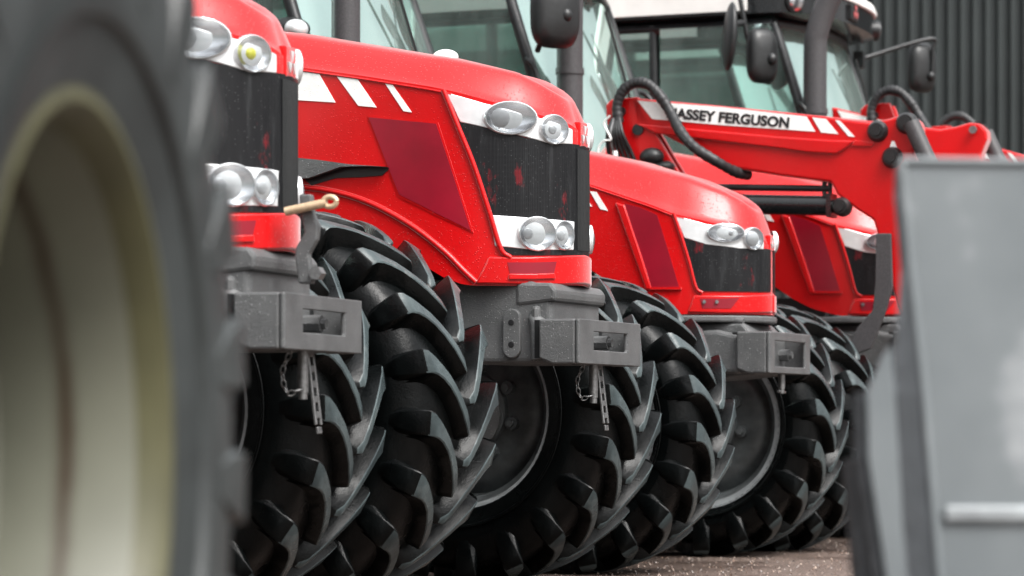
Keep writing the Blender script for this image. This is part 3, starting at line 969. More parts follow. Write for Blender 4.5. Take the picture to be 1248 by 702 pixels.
def small_tractor():
    fr = T3
    t = empty('tractor', (fr.O[0], fr.O[1], 0), fr.a)
    h = Hood(fr, .05, .513, .32, -1.0,
             crease=[(560, 180), (640, 204), (712, 222), (765, 240), (822, 261), (870, 272), (905, 280), (928, 290), (938, 300)],
             top=[(-1.0, 2.02), (-.25, 1.868), (0, 1.812), (.2, 1.742), (.32, 1.68), (.38, 1.635), (.42, 1.59), (.43, 1.57)],
             bottom=[(560, 300), (690, 312), (722, 330), (745, 346), (765, 360), (790, 373), (818, 381), (830, 383), (938, 384)])
    hood = link('hood', h.shell(), M['red'], t, smooth=38, solid=.006)
    pts = []
    for k in range(40):
        u = -1.0 + 1.25*k/39
        p = h.plan(u, .003); pts.append((p.x, p.y, interp(h.crease, u)-.010))
    bm = bmesh.new(); tube(bm, pts, .0035, 6); link('trim_strip', bm, M['red'], hood, smooth=60)
    bm = h.panel([(833, 289), (860, 297), (895, 301), (925, 303), (938.5, 304)],
                 [(850, 355), (870, 355), (897, 355.5), (925, 356), (938.5, 356)], off=.004, thick=.02, mirror=True, nb=10)
    g = link('grille', bm, M['grille'], t, smooth=40)
    P = [(h.uz(*q)) for q in ((821, 260), (831, 290), (840, 320), (848, 350), (856, 357))]
    for sg in (1, -1):
        bm = bmesh.new(); tube(bm, smooth_path([(h.plan(u, .005).x, h.plan(u, .005).y*sg, z) for u, z in P], 6), .008, 8); link('grille_frame', bm, M['red'], hood, smooth=60)
    for sg in (1, -1):
        bm = h.panel([(823, 263), (860, 273), (900, 281), (930, 292)], [(834, 290), (860, 298), (900, 303), (930, 304)], off=.0055, thick=.010)
        if sg < 0:
            for v in bm.verts: v.co.y *= -1
        link('lamp_housing', bm, M['housing'], t, smooth=40, bevel=.003)
    lamp(h, t, 884, 284, .080, .040, .014, .3, .3)
    lamp(h, t, 917, 291, .050, .046, .016, 0, .7)
    bm = h.panel([(846, 360), (880, 360), (910, 360), (939.5, 359)], [(838, 381), (880, 382), (910, 382), (939.5, 381)], off=.010, thick=.03, mirror=True, nb=3)
    b = link('bumper', bm, M['red'], t, smooth=40, bevel=.006)
    bm = h.panel([(853, 364), (880, 364), (900, 363)], [(856, 376), (880, 376), (890, 376)], off=.0115, thick=.004)
    link('recess', bm, M['vent'], b)
    for px in (858, 873):
        u, z = h.uz(px, 368); p = h.plan(u, .012); T_, N = h.basis(u)
        bm = bmesh.new(); tube(bm, [p+Vector((0, 0, z)), p+Vector((0, 0, z))+N*.008], .008, 8); link('bolt', bm, M['steel'], b, smooth=40)
    for sg in (1, -1):
        bm = h.panel([(762, 248), (780, 253), (801, 262)], [(793, 351), (808, 351), (828, 351)], off=.0045, thick=.006)
        bf = h.panel([(751, 247), (758, 249), (762, 250)], [(788, 353), (792, 353), (795, 353)], off=.014, thick=.02, ni=2)
        bd = h.panel([(788, 350), (808, 350), (830, 350)], [(788, 353), (808, 353), (831, 353)], off=.012, thick=.014, nb=1)
        for q in (bm, bf, bd):
            if sg < 0:
                for v in q.verts: v.co.y *= -1
        link('side_vent', bm, M['vent'], t, smooth=40)
        v_ = link('vent_ridge', bf, M['red'], hood, smooth=40, bevel=.006)
        link('vent_sill', bd, M['red'], hood, smooth=40)
        # shallow vertical crease inside the vent
    stripe(h, hood, [(719, 233), (727, 234), (741, 257), (732, 255)])
    stripe(h, hood, [(690, 225), (706, 229), (722, 252), (704, 247)])
    emblem(h, t, 934, 296, .026)
    # ledge plate under the bumper
    bm = bmesh.new(); z = (CAMH + (CY-385)*13.0/FPX)
    pl = []
    for k in range(25):
        p = h.plan(-.2+1.2*k/24, .012); pl.append((p.x, p.y))
    full = pl + [(x, -y) for x, y in pl[::-1][1:]]
    a = [bm.verts.new((x, y, 1.088)) for x, y in full]; b_ = [bm.verts.new((x, y, 1.118)) for x, y in full]
    bm.faces.new(a[::-1]); bm.faces.new(b_)
    for i in range(len(a)): j = (i+1) % len(a); bm.faces.new((a[i], a[j], b_[j], b_[i]))
    link('undertray', bm, M['cast'], t, bevel=.008)
    bm = bmesh.new()
    prism(bm, [(-.45, .80), (.36, .84), (.56, .86), (.56, 1.02), (.50, 1.085), (-.45, 1.085)], -.22, .22)
    c = link('front_support', bm, M['cast'], t, bevel=.012)
    # hitch with curved shoulders
    o = tow_hitch(t, .50, .652, .30, .865, 1.045, .225, .895, 1.005, small=True)
    bm = bmesh.new()
    prism(bm, [(.22, .90), (.34, .875), (.42, .865), (.505, .862), (.505, 1.035), (.46, 1.04), (.40, 1.055), (.22, 1.05)], -.272, .272)
    link('hitch_shoulder', bm, M['cast'], o, bevel=.02, seg=3)
    bm = bmesh.new(); tube(bm, smooth_path([(.33, -.16, 1.05), (.36, -.18, 1.085), (.42, -.2, 1.10), (.5, -.2, 1.09)], 4), .018, 8)
    link('hydraulic_pipe', bm, M['cast'], c, smooth=60)
    p_ = pin_below(t, .60, .03, .865, .80, strap=False, ch=False)
    bm = bmesh.new(); tube(bm, [(.60, -.02, .79), (.60, .08, .785)], .006, 6); link('linch_pin', bm, M['steel'], p_)
    axle_and_chassis(t, 1.70, .63, False)
    wheel_at(t, (0, -.85, .645), .645, .44, .385, .05, -1, *WM_S)
    wheel_at(t, (0, .85, .645), .645, .44, .385, .20, 1, *WM_S)
    for sg in (-1, 1): wheel_at(t, (-2.72, sg*.90, .885), .9, .6, .52, .1*sg, sg, *WM_R)
    make_cab(t)
    # work lamp low on the cab corner
    return t, h

# ---------------------------------------------------------------- loader
def text_mesh(s, size, material, parent, loc, shear=0):
    cu = bpy.data.curves.new('lettering', 'FONT'); cu.body = s; cu.size = size; cu.extrude = .0015; cu.offset = size*.042
    cu.space_character = 1.03; cu.align_x = 'LEFT'
    o = bpy.data.objects.new('lettering', cu); COL.objects.link(o)
    dg = bpy.context.evaluated_depsgraph_get(); dg.update()
    me = bpy.data.meshes.new_from_object(o.evaluated_get(dg)); bpy.data.objects.remove(o)
    me.materials.clear(); me.materials.append(material)
    xs = [v.co.x for v in me.vertices]
    return me, min(xs), max(xs)

def make_loader(t, fr):
    yo = -.70      # outer face of the right arm
    L = lambda px, py: fr.plane_y(px, py, yo)
    outline = [(768, 119), (880, 129), (1000, 141), (1060, 149), (1082, 145), (1098, 140), (1112, 141), (1121, 150), (1122, 162), (1114, 182), (1118, 215), (1140, 300), (1172, 400), (1180, 440),
               (1150, 445), (1118, 420), (1094, 374), (1075, 307), (1064, 268), (1045, 256), (1020, 237), (1012, 222), (950, 214), (888, 204), (835, 178), (800, 160), (775, 150)]
    for side in (1, -1):
        out = yo*side
        inn = out + .10*side
        ys = sorted((out, inn))
        bm = bmesh.new(); poly = [L(*p) for p in outline]; prism(bm, poly, ys[0], ys[1])
        arm = link('loader_arm', bm, M['red'], t, bevel=.012, seg=2)
        def slab(name, pts, d0, d1, m, par=arm, bevel=.003):
            b = bmesh.new(); yy = sorted((out - side*d0, out - side*d1)); prism(b, [L(*p) for p in pts], yy[0], yy[1])
            return link(name, b, m, par, bevel=bevel)
        # raised lower rail ledge (bent sheet)
        slab('arm_rail', [(775, 151), (950, 167), (1012, 171), (1042, 172), (1033, 180), (1020, 188), (985, 186), (950, 181), (800, 163)], -.001, .018, M['red'], bevel=.007)
        slab('arm_gusset', [(1042, 171), (1066, 174), (1063, 179), (1038, 178)], -.001, .010, M['red'])
        slab('white_stripe', [(777, 122.5), (880, 130.5), (983, 142), (994, 160.5), (880, 152.5), (795, 145)], .001, .003, M['white'], bevel=0)
        slab('white_stripe', [(990, 143), (1007, 145), (1022, 163.5), (1001, 161.5)], .001, .003, M['white'], bevel=0)
        slab('white_stripe', [(1018, 146.5), (1024, 147.2), (1042, 167), (1034, 166)], .001, .003, M['white'], bevel=0)
        # lettering along the strip
        me, x0, x1 = text_mesh('MASSEY FERGUSON', .075, M['letter'], None, None)
        o = bpy.data.objects.new('lettering', me); COL.objects.link(o); o.parent = arm
        a = L(812, 143.0); b = L(961, 155.6)
        sx = (b[0]-a[0])/(x1-x0)
        ang = math.atan2(b[1]-a[1], b[0]-a[0])
        sx = math.hypot(b[0]-a[0], b[1]-a[1])/(x1-x0)
        if side == 1:
            o.matrix_local = Matrix.Translation((a[0], out-.0045, a[1])) @ Matrix.Rotation(-ang, 4, 'Y') @ Matrix.Rotation(PI/2, 4, 'X') @ Matrix.Diagonal((sx, sx*.96, 1, 1))
        else:
            o.matrix_local = Matrix.Translation((b[0], out+.0045, b[1])) @ Matrix.Rotation(-ang, 4, 'Y') @ Matrix.Rotation(PI, 4, 'Z') @ Matrix.Rotation(PI/2, 4, 'X') @ Matrix.Diagonal((sx, sx*.96, 1, 1))
        # pivot pins
        for (px, py, r) in ((1070, 160, .045), (1105, 150, .045), (1088, 192, .045), (1026, 252, .040)):
            x, z = L(px, py); b2 = bmesh.new()
            tube(b2, [(x, out+.02*side, z), (x, out-.012*side, z), (x, out-.03*side, z)], [r+.006, r+.004, r-.008], 20)
            tube(b2, [(x, out-.03*side, z), (x, out-.042*side, z)], r*.55, 8)
            p_ = link('pivot_pin', b2, M['black'], arm, smooth=35)
        x, z = L(1105, 150); b2 = bmesh.new(); tube(b2, [(x, inn+.01*side, z), (x, -out*.0+inn+.03*side, z)], .02, 10); link('pivot_bush', b2, M['steel'], arm)
        # bucket cylinder hanging from the knee
        a, b3 = L(1112, 150), L(1148, 230)
        yc = out - .03*side
        b2 = bmesh.new(); tube(b2, [(a[0], yc+.03*side*0, a[1]), (a[0]+(b3[0]-a[0])*.75, yc, a[1]+(b3[1]-a[1])*.75)], .040, 16)
        tube(b2, [(a[0]+(b3[0]-a[0])*.74, yc, a[1]+(b3[1]-a[1])*.74), (b3[0], yc, b3[1])], .022, 12)
        link('tilt_cylinder', b2, M['exhaust'], arm, smooth=40)
        # warning decal
        slab('decal', [(1087, 172), (1090, 172), (1094, 181), (1084, 181)], .001, .0025, M['white'], bevel=0)
        # lift cylinder
        b2 = bmesh.new(); ym = out + .05*side
        a, b3 = L(800, 246), L(1010, 250)
        tube(b2, [(a[0], ym, a[1]), (b3[0], ym, b3[1])], .047, 20)
        c3 = L(1026, 252); tube(b2, [(b3[0], ym, b3[1]), (c3[0], ym, c3[1])], .03, 12)
        box(b2, b3[0]-.012, b3[0]+.01, ym-.055, ym+.055, b3[1]-.055, b3[1]+.055)
        lc = link('lift_cylinder', b2, M['black_gloss'], t, smooth=40)
        a, b3 = L(863, 227), L(1008, 229)
        b2 = bmesh.new(); tube(b2, [(a[0], ym, a[1]), (b3[0], ym, b3[1])], .016, 10)
        for px in (1008, 1001): q1, q2 = L(px, 218), L(px, 246); tube(b2, [(q1[0], ym, q1[1]), (q2[0], ym, q2[1])], .011, 8)
        link('oil_pipe', b2, M['black'], lc, smooth=50)
        # mast plates
        b2 = bmesh.new()
        prism(b2, [L(*p) for p in [(738, 128), (745, 121), (777, 118), (783, 135), (815, 190), (845, 240), (855, 330), (770, 330), (752, 240), (742, 190)]], *sorted((out+.0*side, out+.03*side)))
        prism(b2, [L(*p) for p in [(738, 130), (745, 123), (777, 120), (783, 137), (815, 192), (845, 240), (855, 330), (770, 330), (752, 240), (742, 190)]], *sorted((inn+.0*side, inn+.03*side)))
        tube(b2, [(L(815, 330)[0], out+.06*side, L(815, 330)[1]), (L(815, 330)[0], side*-.3, L(815, 330)[1]-.05)], .08, 12)
        mast = link('loader_mast', b2, M['red'], t, bevel=.006)
        b2 = bmesh.new(); x, z = L(758, 136); tube(b2, [(x, out-.02*side, z), (x, out+.16*side, z)], .022, 14); link('pivot_pin', b2, M['black'], mast, smooth=40)
        for (px, py) in ((778, 158), (795, 195)):
            x, z = L(px, py); b2 = bmesh.new(); tube(b2, [(x, out-.012*side, z), (x, out+.0*side, z)], .028, 12); link('bolt', b2, M['black'], mast, smooth=40)
        # parking stand / bucket link plate
        b2 = bmesh.new()
        pl = [(1070, 285), (1088, 285), (1090, 350), (1082, 378), (1064, 425), (1048, 431), (1035, 428), (1047, 400), (1066, 378), (1069, 345)]
        prism(b2, [L(*p) for p in pl], *sorted((out-.035*side, out-.012*side)))
        link('support_leg', b2, M['exhaust'], arm, bevel=.004)
        # hoses: wrapped loop plus loose lines
        q = lambda px, py, d=0: (L(px, py)[0], out+(-.025+d)*side, L(px, py)[1])
        b2 = bmesh.new()
        path = smooth_path([q(757, 150), q(756, 128), q(764, 110), q(779, 102), q(793, 104), q(806, 116), q(820, 137), q(838, 163, -.06), q(858, 183, -.09), q(882, 199, -.07), q(896, 209, .03), q(906, 212, .12)], 12)
        path = [Vector(p) - Vector((0, .015*side, 0)) for i, p in enumerate(path)]
        n = len(path)
        tube(b2, path, [.0255 + .0013*math.sin(i*1.6) + .0014*math.sin(i*.31+1) for i in range(n)], 14)
        link('wrapped_hose', b2, M['hose'], mast, smooth=70)
        for k in range(6):
            b2 = bmesh.new(); dx = k*4.5 - 12; 
            pth = [q(756+dx*.35, 146, -.03), q(757+dx*.8, 165, -.05), q(760+dx*1.2, 185, -.02), q(766+dx*1.3, 208), q(775+dx, 235)]
            tube(b2, smooth_path(pth, 6), .010, 8); link('hydraulic_hose', b2, M['black'] if k != 1 else M['steel'], mast, smooth=60)
        b2 = bmesh.new(); pth = [q(738, 196, -.06), q(737, 183, -.06), q(743, 174, -.06), q(752, 172, -.06), q(748, 162, -.06), q(744, 152, -.06), q(751, 143, -.06)]
        tube(b2, smooth_path(pth, 6), .005, 6); link('wire', b2, M['white'], mast, smooth=60)
        b2 = bmesh.new(); tube(b2, [q(757, 186, -.06), q(758, 199, -.06)], .012, 10); link('hose_coupling', b2, M['white'], mast, smooth=60)
        # coupler block at the mast foot
        b2 = bmesh.new(); x, z = L(797, 192); ellipsoid(b2, (x, out-.03*side, z), (.06, .05, .045)); ellipsoid(b2, (x+.07, out-.03*side, z-.05), (.045, .05, .03))
        link('coupler', b2, M['black'], mast, smooth=50)
    # tool carrier between the arm ends
    b2 = bmesh.new(); x, z = L(1158, 432)
    box(b2, x-.03, x+.03, -.60, .60, z-.10, z-.03); box(b2, x-.02, x+.02, -.60, .60, z+.30, z+.36)
    for yy in (-.56, .50): box(b2, x-.025, x+.025, yy, yy+.06, z-.031, z+.301)
    link('tool_carrier', b2, M['cast'], t, bevel=.006)
    # cross tube between the arms
    b2 = bmesh.new(); x, z = L(1096, 240); tube(b2, [(x, -.62, z), (x, .62, z)], .06, 16)
    link('cross_tube', b2, M['red'], t, smooth=50)

GROUP = 'red tractors parked in a row'
# build prototypes
tb, hb = large_tractor()
ts, hs = small_tractor()
tag(tb, 'large red tractor with two tiers of headlights and white slanted stripes, nose fully visible', 'tractor', GROUP)

t1 = copy_tree(tb)
t1.location = (T1.O[0], T1.O[1], 0); t1.rotation_euler = (0, 0, T1.a)
tag(t1, 'nearest red tractor, partly behind the blurred cream-rimmed wheel, bent hook lever above its hitch', 'tractor', GROUP)
# its own lever and link on the front support
def fr1(px, py, y): return T1.y3(px, py, y)
bm = bmesh.new()
pts = [(366, 237), (381, 237), (384, 262), (390, 275), (388, 292), (378, 310), (383, 346), (366, 346), (361, 315), (362, 302), (373, 284), (368, 262)]
prism(bm, [T1.plane_y(px, py, -.10) for px, py in pts], -.115, -.085)
lv = link('hook_lever', bm, M['cast'], t1, bevel=.006)
bm = bmesh.new(); a, b = T1.plane_y(348, 258, -.13), T1.plane_y(398, 247, -.13)
tube(bm, [(a[0], -.13, a[1]), (b[0], -.13, b[1])], .013, 10)
cc = T1.plane_y(402, 246, -.13)
tube(bm, [(cc[0]+.020*math.cos(t), -.13, cc[1]+.014*math.sin(t)) for t in [2*PI*k/16 for k in range(17)]], .008, 8, caps=False)
link('link_pin', bm, M['tan'], t1, smooth=60)
bm = bmesh.new(); a = T1.plane_y(385, 333, -.12); tube(bm, [(a[0], -.13, a[1]), (a[0], -.09, a[1])], .02, 6); link('bolt', bm, M['steel'], lv)
amb = [o for o in children_of(t1) if o.name.startswith('headlight')]
# amber bulb in one upper lamp
best = None
for o in amb:
    for c in [q for q in children_of(o) if q.name.startswith('bulb')]:
        v = c.data.vertices[0].co
        if v.z > 1.6 and v.y < 0 and (best is None or v.x > best[0]): best = (v.x, c, o)
if best:
    c = best[1]; c.data = c.data.copy(); c.data.materials.clear(); c.data.materials.append(M['amber']); c['label'] = 'amber bulb'

tag(ts, 'smaller red tractor with one pair of headlights and a pierced tow hitch, no loader', 'tractor', GROUP)
# low lamp on its cab seen above the big hood
t4 = copy_tree(ts)
t4.location = (T4.O[0], T4.O[1], 0); t4.rotation_euler = (0, 0, T4.a); t4.scale = (1.06,)*3
make_loader(t4, T4)
t5 = copy_tree(t4)
t5.location = (T5.O[0], T5.O[1], 0); t5.rotation_euler = (0, 0, T5.a)
tag(t4, 'red loader tractor whose lettered lift arm crosses above its nose', 'tractor', GROUP)
tag(t5, 'farthest red tractor, white cab roof with work lights beside the dark cladding', 'tractor', GROUP)
# turn the wheels of each copy differently
for root, k in ((t1, 1), (t4, 2), (t5, 3)):
    for c in children_of(root):
        if c.name.startswith('wheel'):
            c.rotation_euler[1] += .09*k
            if k > 1 and c.location.x > -1: c.scale = (.945,)*3; c.location.z = .58
for root, d in ((ts, -.32), (t4, -.13), (t5, .05)):
    for c in children_of(root):
        if c.name.startswith(('cab_frame', 'exhaust')): c.location.x += d - (.06 if root is t5 and c.name.startswith('exhaust') else 0)
        if root is t5 and c.name.startswith('exhaust'): c.location.y -= .18
        if root is t5 and c.name.startswith(('loader_', 'lift_cyl', 'cross_t', 'tool_')): c.location.x += .13; c.location.z += .19
        if root is t5 and c.name.startswith('loader_arm'):
            px_, pz_ = T4.plane_y(758, 136, -.70)
            c.matrix_local = Matrix.Translation(c.location - Vector((.30, 0, 0))) @ Matrix.Translation((px_, 0, pz_)) @ Matrix.Rotation(math.radians(8), 4, 'Y') @ Matrix.Translation((-px_, 0, -pz_))
        if root is t4 and c.name.startswith('loader_arm') and c.data.vertices[0].co.y > 0: c.location.z += .085
def cab_of(root): return [c for c in children_of(root) if c.name.startswith('cab_frame')][0]
for root in (ts, t4):      # no left mirror in view on these two
    for m_ in [m_ for m_ in children_of(cab_of(root)) if m_.name.startswith('mirror')]:
        for k in children_of(m_): bpy.data.objects.remove(k)
        bpy.data.objects.remove(m_)
cab4 = cab_of(t4)
for m_ in children_of(cab_of(t5)):
    if m_.name.startswith('mirror'): m_.location = (-.05, 0, .02); left5 = m_
def right_mirror(cab, fr, px, py, y, scale, post):
    c = Vector(fr.y3(px, py, y)) - cab.location
    m = left5.copy(); COL.objects.link(m); m.parent = cab
    m.scale = scale
    src = Vector((-.80, 1.12, 2.74))
    m.location = c - Vector((src.x*scale[0], src.y*scale[1], src.z*scale[2]))
    b = bmesh.new()
    pp = [Vector(fr.y3(*q)) - cab.location for q in post]
    tube(b, smooth_path(pp, 5), .014, 8)
    tube(b, [pp[-2], c + Vector((.03, 0, 0))], .016, 8); ellipsoid(b, c+Vector((.05, 0, -.02)), (.03, .03, .035), 12, 8)
    a = link('mirror_arm', b, M['black'], cab, smooth=60)
right_mirror(cab4, T4, 678, 14, -.90, (1.3, 1.35, 1.15), [(642, -60, -.75), (660, -30, -.85), (664, 5, -.88), (662, 40, -.86), (655, 62, -.78)])
right_mirror(cab_of(t5), T5, 930, 68, -.90, (1, 1, 1), [(897, -30, -.95), (906, 20, -.95), (914, 60, -.92), (925, 98, -.80)])
# low work lamp at the foot of the windscreen pillar
b = bmesh.new(); c = Vector(T3.y3(352, 36, -.78)) - cab_of(ts).location
ellipsoid(b, c, (.10, .075, .055)); wl = link('work_light', b, M['black'], cab_of(ts), smooth=60)
b = bmesh.new(); ellipsoid(b, c+Vector((.05, -.03, -.005)), (.055, .058, .045)); link('lens', b, M['housing'], wl, smooth=60)
# nearest right mirror of the far tractor
cab5 = [c for c in children_of(t5) if c.name.startswith('cab_frame')][0]
bm = bmesh.new()
def m5(px, py, y): return T5.y3(px, py, y)
p0, p1 = m5(887, 5, -1.1), m5(892, 84, -1.1)
c = (Vector(p0)+Vector(p1))/2 - cab5.location
Rm = Matrix.Rotation(math.radians(30), 3, 'Z') @ Matrix.Rotation(math.radians(4), 3, 'Y')
ellipsoid(bm, c, (.035, .11, .19), 20, 14, M3=Rm)
m_ = link('mirror', bm, M['black'], cab5, smooth=60)
bm = bmesh.new(); tube(bm, [Vector(m5(892, 30, -1.08))-cab5.location, Vector(m5(906, 28, -.95))-cab5.location], .018, 8)
link('mirror_arm', bm, M['black'], m_, smooth=60)

# ------------------------------------------------------------------ blurred wheel, left foreground
wroot = empty('implement_wheel', (-.540, 3.0, 0), math.radians(82.5))
tag(wroot, 'big blurred wheel with cream rim and brown rust line filling the left edge', 'wheel')
bm = tyre_mesh(.68, .30, .365, lug=.006, n=24)
ty = link('tyre', bm, [M['dusty'], M['dusty']], wroot, smooth=35); ty.location = (0, .02, .63)
bm = bmesh.new()
prof = [(-.118, .395), (-.128, .402), (-.130, .388), (-.118, .372), (-.105, .366), (-.095, .358), (-.04, .352), (-.03, .347), (.06, .343), (.075, .33), (.10, .28), (.10, .12), (.08, .10), (.06, .0005)]
lathe_y(bm, [(y, r*.93) for y, r in prof], 72, mi=[1, 1, 1, 1, 1, 0, 0, 0, 0, 0, 0, 0, 0])
rm = link('rim', bm, [M['cream'], M['cream_edge'], M['rimlip']], wroot, smooth=35, solid=.005); rm.location = (0, .02, .63)
bm = bmesh.new()
tube(bm, [(0, .10, 0), (0, .02, 0)], [.10, .085], 24)
for k in range(6): a = PI*k/3; tube(bm, [(.13*math.cos(a), .10, .13*math.sin(a)), (.13*math.cos(a), .07, .13*math.sin(a))], .014, 6)
hb_ = link('hub', bm, M['cast'], wroot, smooth=40); hb_.location = (0, .02, .63)

# ------------------------------------------------------------------ blurred bucket, right foreground
broot = empty('loader_bucket', (.56, 4.3, 0))
tag(broot, 'blurred pale grey steel bucket standing on edge in the right foreground', 'bucket')
def bp(px, py, Y): return ((px-CX)*Y/FPX - .56, Y-4.3, CAMH+(CY-py)*Y/FPX)
bm = bmesh.new()
Yb = 4.3
poly = [bp(1097, 199, Yb), bp(1420, 203, Yb), bp(1440, 1060, Yb), bp(1172, 1060, Yb), bp(1143, 700, Yb), bp(1125, 480, Yb), bp(1108, 320, Yb)]
prism(bm, [(p[0], p[2]) for p in poly], 0, .012)
link('back_plate', bm, M['bucket'], broot, bevel=.003)
bm = bmesh.new()
# rolled lip along the left edge
tube(bm, [bp(1098, 196, Yb-.01), bp(1109, 320, Yb-.01), bp(1126, 480, Yb-.01), bp(1144, 700, Yb-.01), bp(1172, 1055, Yb-.01)], .007, 12)
tube(bm, [bp(1098, 196, Yb), bp(1420, 200, Yb)], .006, 10)
link('rolled_edge', bm, M['bucket'], broot, smooth=60)
bm = bmesh.new()
box(bm, bp(1150, 0, Yb)[0], bp(1430, 0, Yb)[0], -.010, .0, bp(0, 636, Yb)[2], bp(0, 616, Yb)[2])
link('cross_rib', bm, M['rimlip'], broot, bevel=.006)
# side wall going back from the left edge
bm = bmesh.new()
Yk = 4.16
A = [bp(1097, 205, Yb+.013), bp(1112, 330, Yb+.013), bp(1128, 480, Yb+.013), bp(1146, 700, Yb+.013), bp(1175, 1060, Yb+.013)]
Bk = [bp(1096, 240, 4.285), bp(1104, 330, 4.27), bp(1094, 480, Yk), bp(1104, 700, Yk), bp(1166, 1085, Yk)]
va = [bm.verts.new(p) for p in A]; vb = [bm.verts.new(p) for p in Bk]
for i in range(4): bm.faces.new((va[i], va[i+1], vb[i+1], vb[i]))
link('side_wall', bm, M['bucket_dark'], broot, solid=.008)  # darker grey puts the shade of this side into the colour
bm = bmesh.new()
cp = [bp(1086, 420, Yk), bp(1074, 438, Yk), bp(1056, 480, Yk), bp(1058, 560, Yk), bp(1082, 720, Yk), bp(1116, 1085, Yk), bp(1166, 1085, Yk), bp(1106, 700, Yk), bp(1093, 500, Yk)]
prism(bm, [(p[0], p[2]) for p in cp], Yk-4.3, Yk-4.3+.014)
link('cheek_plate', bm, M['bucket'], broot, bevel=.003)
bm = bmesh.new()
ed = [bp(1056, 478, Yk), bp(1057, 560, Yk), bp(1080, 720, Yk), bp(1114, 1080, Yk)]
for (a, b) in zip(ed, ed[1:]): 
    tube(bm, [Vector(a)+Vector((-.004, .02, 0)), Vector(b)+Vector((-.004, .02, 0))], .013, 8)
tube(bm, [Vector(ed[1])+Vector((-.0, .05, 0)), Vector(ed[3])+Vector((-.02, .05, 0))], .03, 8)
link('wear_edge', bm, M['bucket_dark'], broot, smooth=40)

# ------------------------------------------------------------------ setting
bm = bmesh.new()
N = 24
g = [[bm.verts.new((-300+600*i/N, -300+600*j/N, .024)) for j in range(N+1)] for i in range(N+1)]
for i in range(N):
    for j in range(N): bm.faces.new((g[i][j], g[i+1][j], g[i+1][j+1], g[i][j+1]))
gr = link('ground', bm, M['ground']); tag(gr, kind='structure')

# loose wet grit on the tarmac round the tractors
vs, fs = [], []
rg = random.Random(11)
for _ in range(15000):
    x = rg.uniform(-1.2, 4.2); y = rg.uniform(9.5, 21) ; r = rg.uniform(.0025, .0062)*(1+.5*rg.random()**4)
    b0 = len(vs); a0 = rg.uniform(0, 6.28)
    for k in range(4):
        a = a0 + k*PI/2 + rg.uniform(-.4, .4); q = r*rg.uniform(.7, 1.2)
        vs.append((x+q*math.cos(a), y+q*math.sin(a), .022+r*rg.uniform(.1, .5)))
    vs.append((x+rg.uniform(-.3, .3)*r, y+rg.uniform(-.3, .3)*r, .024+r*rg.uniform(.8, 1.5)))
    for k in range(4): fs.append((b0+k, b0+(k+1) % 4, b0+4))
me = bpy.data.meshes.new('grit'); me.from_pydata(vs, [], fs)
go = bpy.data.objects.new('grit', me); COL.objects.link(go); me.materials.append(M['grit'])
tag(go, 'loose brown and pale grit scattered over the wet tarmac', 'grit', kind='stuff')

# unseen ridge added behind the camera for the cab glass to mirror
bm = bmesh.new(); rows = []
for i in range(61):
    x = -160+320*i/60
    hh = 9 + 2.2*math.sin(i*.5) + 1.3*math.sin(i*1.3+1) + random.uniform(-.4, .4)
    rows.append([bm.verts.new((x, -70-d*30, hh*f)) for d, f in ((0, -.02), (.3, .35), (.7, .85), (1, 1), (2, .9), (3, -.02))])
for a, b in zip(rows, rows[1:]):
    for k in range(5): bm.faces.new((a[k], b[k], b[k+1], a[k+1]))
hi = link('added_ridge', bm, M['ridge'], smooth=80); tag(hi, kind='structure')

# dark clad shed behind
sh = empty('shed', (6, 40, 0)); tag(sh, 'dark slate shed clad in vertical corrugated sheet behind the tractors', 'shed')
def corr(name, x0, x1, y, z0, z1, pitch, depth, par):
    bm = bmesh.new(); x = x0; pts = []
    while x < x1:
        pts += [(x, 0), (x+pitch*.42, 0), (x+pitch*.54, -depth), (x+pitch*.88, -depth)]
        x += pitch
    a = [bm.verts.new((p[0], y+p[1], z0)) for p in pts]; b = [bm.verts.new((p[0], y+p[1], z1)) for p in pts]
    for i in range(len(pts)-1): bm.faces.new((a[i], a[i+1], b[i+1], b[i]))
    return link(name, bm, M['wall'], par, solid=.004)
corr('cladding', -7, 16, 0, .3, 8.6, .17, .085, sh)
bm = bmesh.new(); box(bm, -7, 16, .02, 10, 0, 8.5); box(bm, -7.1, 16.1, -.12, .02, 0, .3)
link('wall', bm, M['wall'], sh)
bm = bmesh.new(); prism(bm, [(-7.4, 8.6), (16.4, 8.6), (16.4, 8.9), (4.5, 10.6), (-7.4, 8.9)], -.4, 10.4); link('roof', bm, M['wall'], sh)

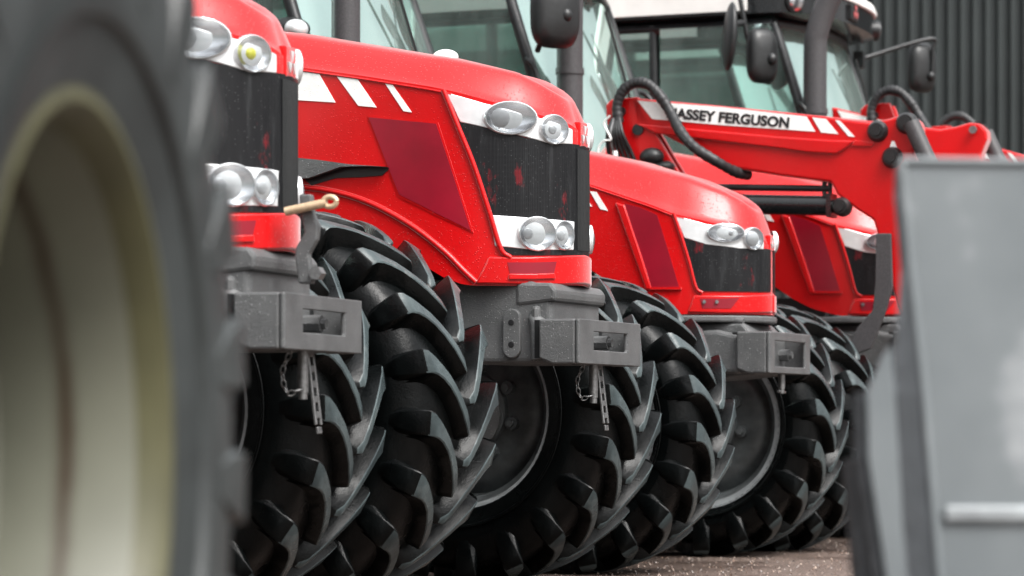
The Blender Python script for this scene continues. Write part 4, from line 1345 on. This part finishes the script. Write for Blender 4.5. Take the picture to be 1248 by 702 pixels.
# ------------------------------------------------------------------ light
w = bpy.data.worlds.new('World'); SC.world = w; w.use_nodes = True
nt = w.node_tree; bg = nt.nodes['Background']
sky = nt.nodes.new('ShaderNodeTexSky'); sky.sky_type = 'NISHITA'; sky.sun_disc = False
SUN_EL, SUN_AZ = 52, 138      # azimuth clockwise from +Y
sky.sun_elevation = math.radians(SUN_EL); sky.sun_rotation = math.radians(SUN_AZ)
sky.dust_density = 4; sky.air_density = 1.2
hs_ = nt.nodes.new('ShaderNodeHueSaturation'); hs_.inputs['Saturation'].default_value = .12
nt.links.new(sky.outputs[0], hs_.inputs['Color']); nt.links.new(hs_.outputs[0], bg.inputs[0])
tc = nt.nodes.new('ShaderNodeTexCoord'); sp = nt.nodes.new('ShaderNodeSeparateXYZ'); nt.links.new(tc.outputs['Generated'], sp.inputs[0])
gz = math_(nt, 'ADD', math_(nt, 'MULTIPLY', math_(nt, 'MAXIMUM', sp.outputs[2], 0.0), 1.7), .30)   # overcast: zenith brighter than horizon
mul = nt.nodes.new('ShaderNodeMix'); mul.data_type = 'RGBA'; mul.blend_type = 'MULTIPLY'; mul.inputs[0].default_value = 1
nt.links.new(hs_.outputs[0], mul.inputs[6]); nt.links.new(gz, mul.inputs[7]); nt.links.new(mul.outputs[2], bg.inputs[0])
bg.inputs[1].default_value = .15
sl = bpy.data.lights.new('sun', 'SUN'); sl.energy = 1.5; sl.angle = math.radians(25); sl.color = (1, .97, .93)
so = bpy.data.objects.new('sun', sl); COL.objects.link(so)
az, el = math.radians(SUN_AZ), math.radians(SUN_EL)
d = Vector((math.sin(az)*math.cos(el), math.cos(az)*math.cos(el), math.sin(el)))
so.rotation_euler = (-d).to_track_quat('-Z', 'Y').to_euler()

# ------------------------------------------------------------------ camera
cam = bpy.data.cameras.new('camera'); co = bpy.data.objects.new('camera', cam); COL.objects.link(co)
co.location = (0, 0, CAMH); co.rotation_euler = (PI/2, 0, 0)
cam.sensor_width = 36; cam.lens = 36*FPX/1248; cam.shift_y = (CY-351)/1248
cam.clip_start = .1; cam.clip_end = 1000
cam.dof.use_dof = True; cam.dof.focus_distance = 10.6; cam.dof.aperture_fstop = 3.7
SC.camera = co
SC.view_settings.view_transform = 'Standard'; SC.view_settings.look = 'None'
SC.view_settings.exposure = .9; SC.view_settings.gamma = 1
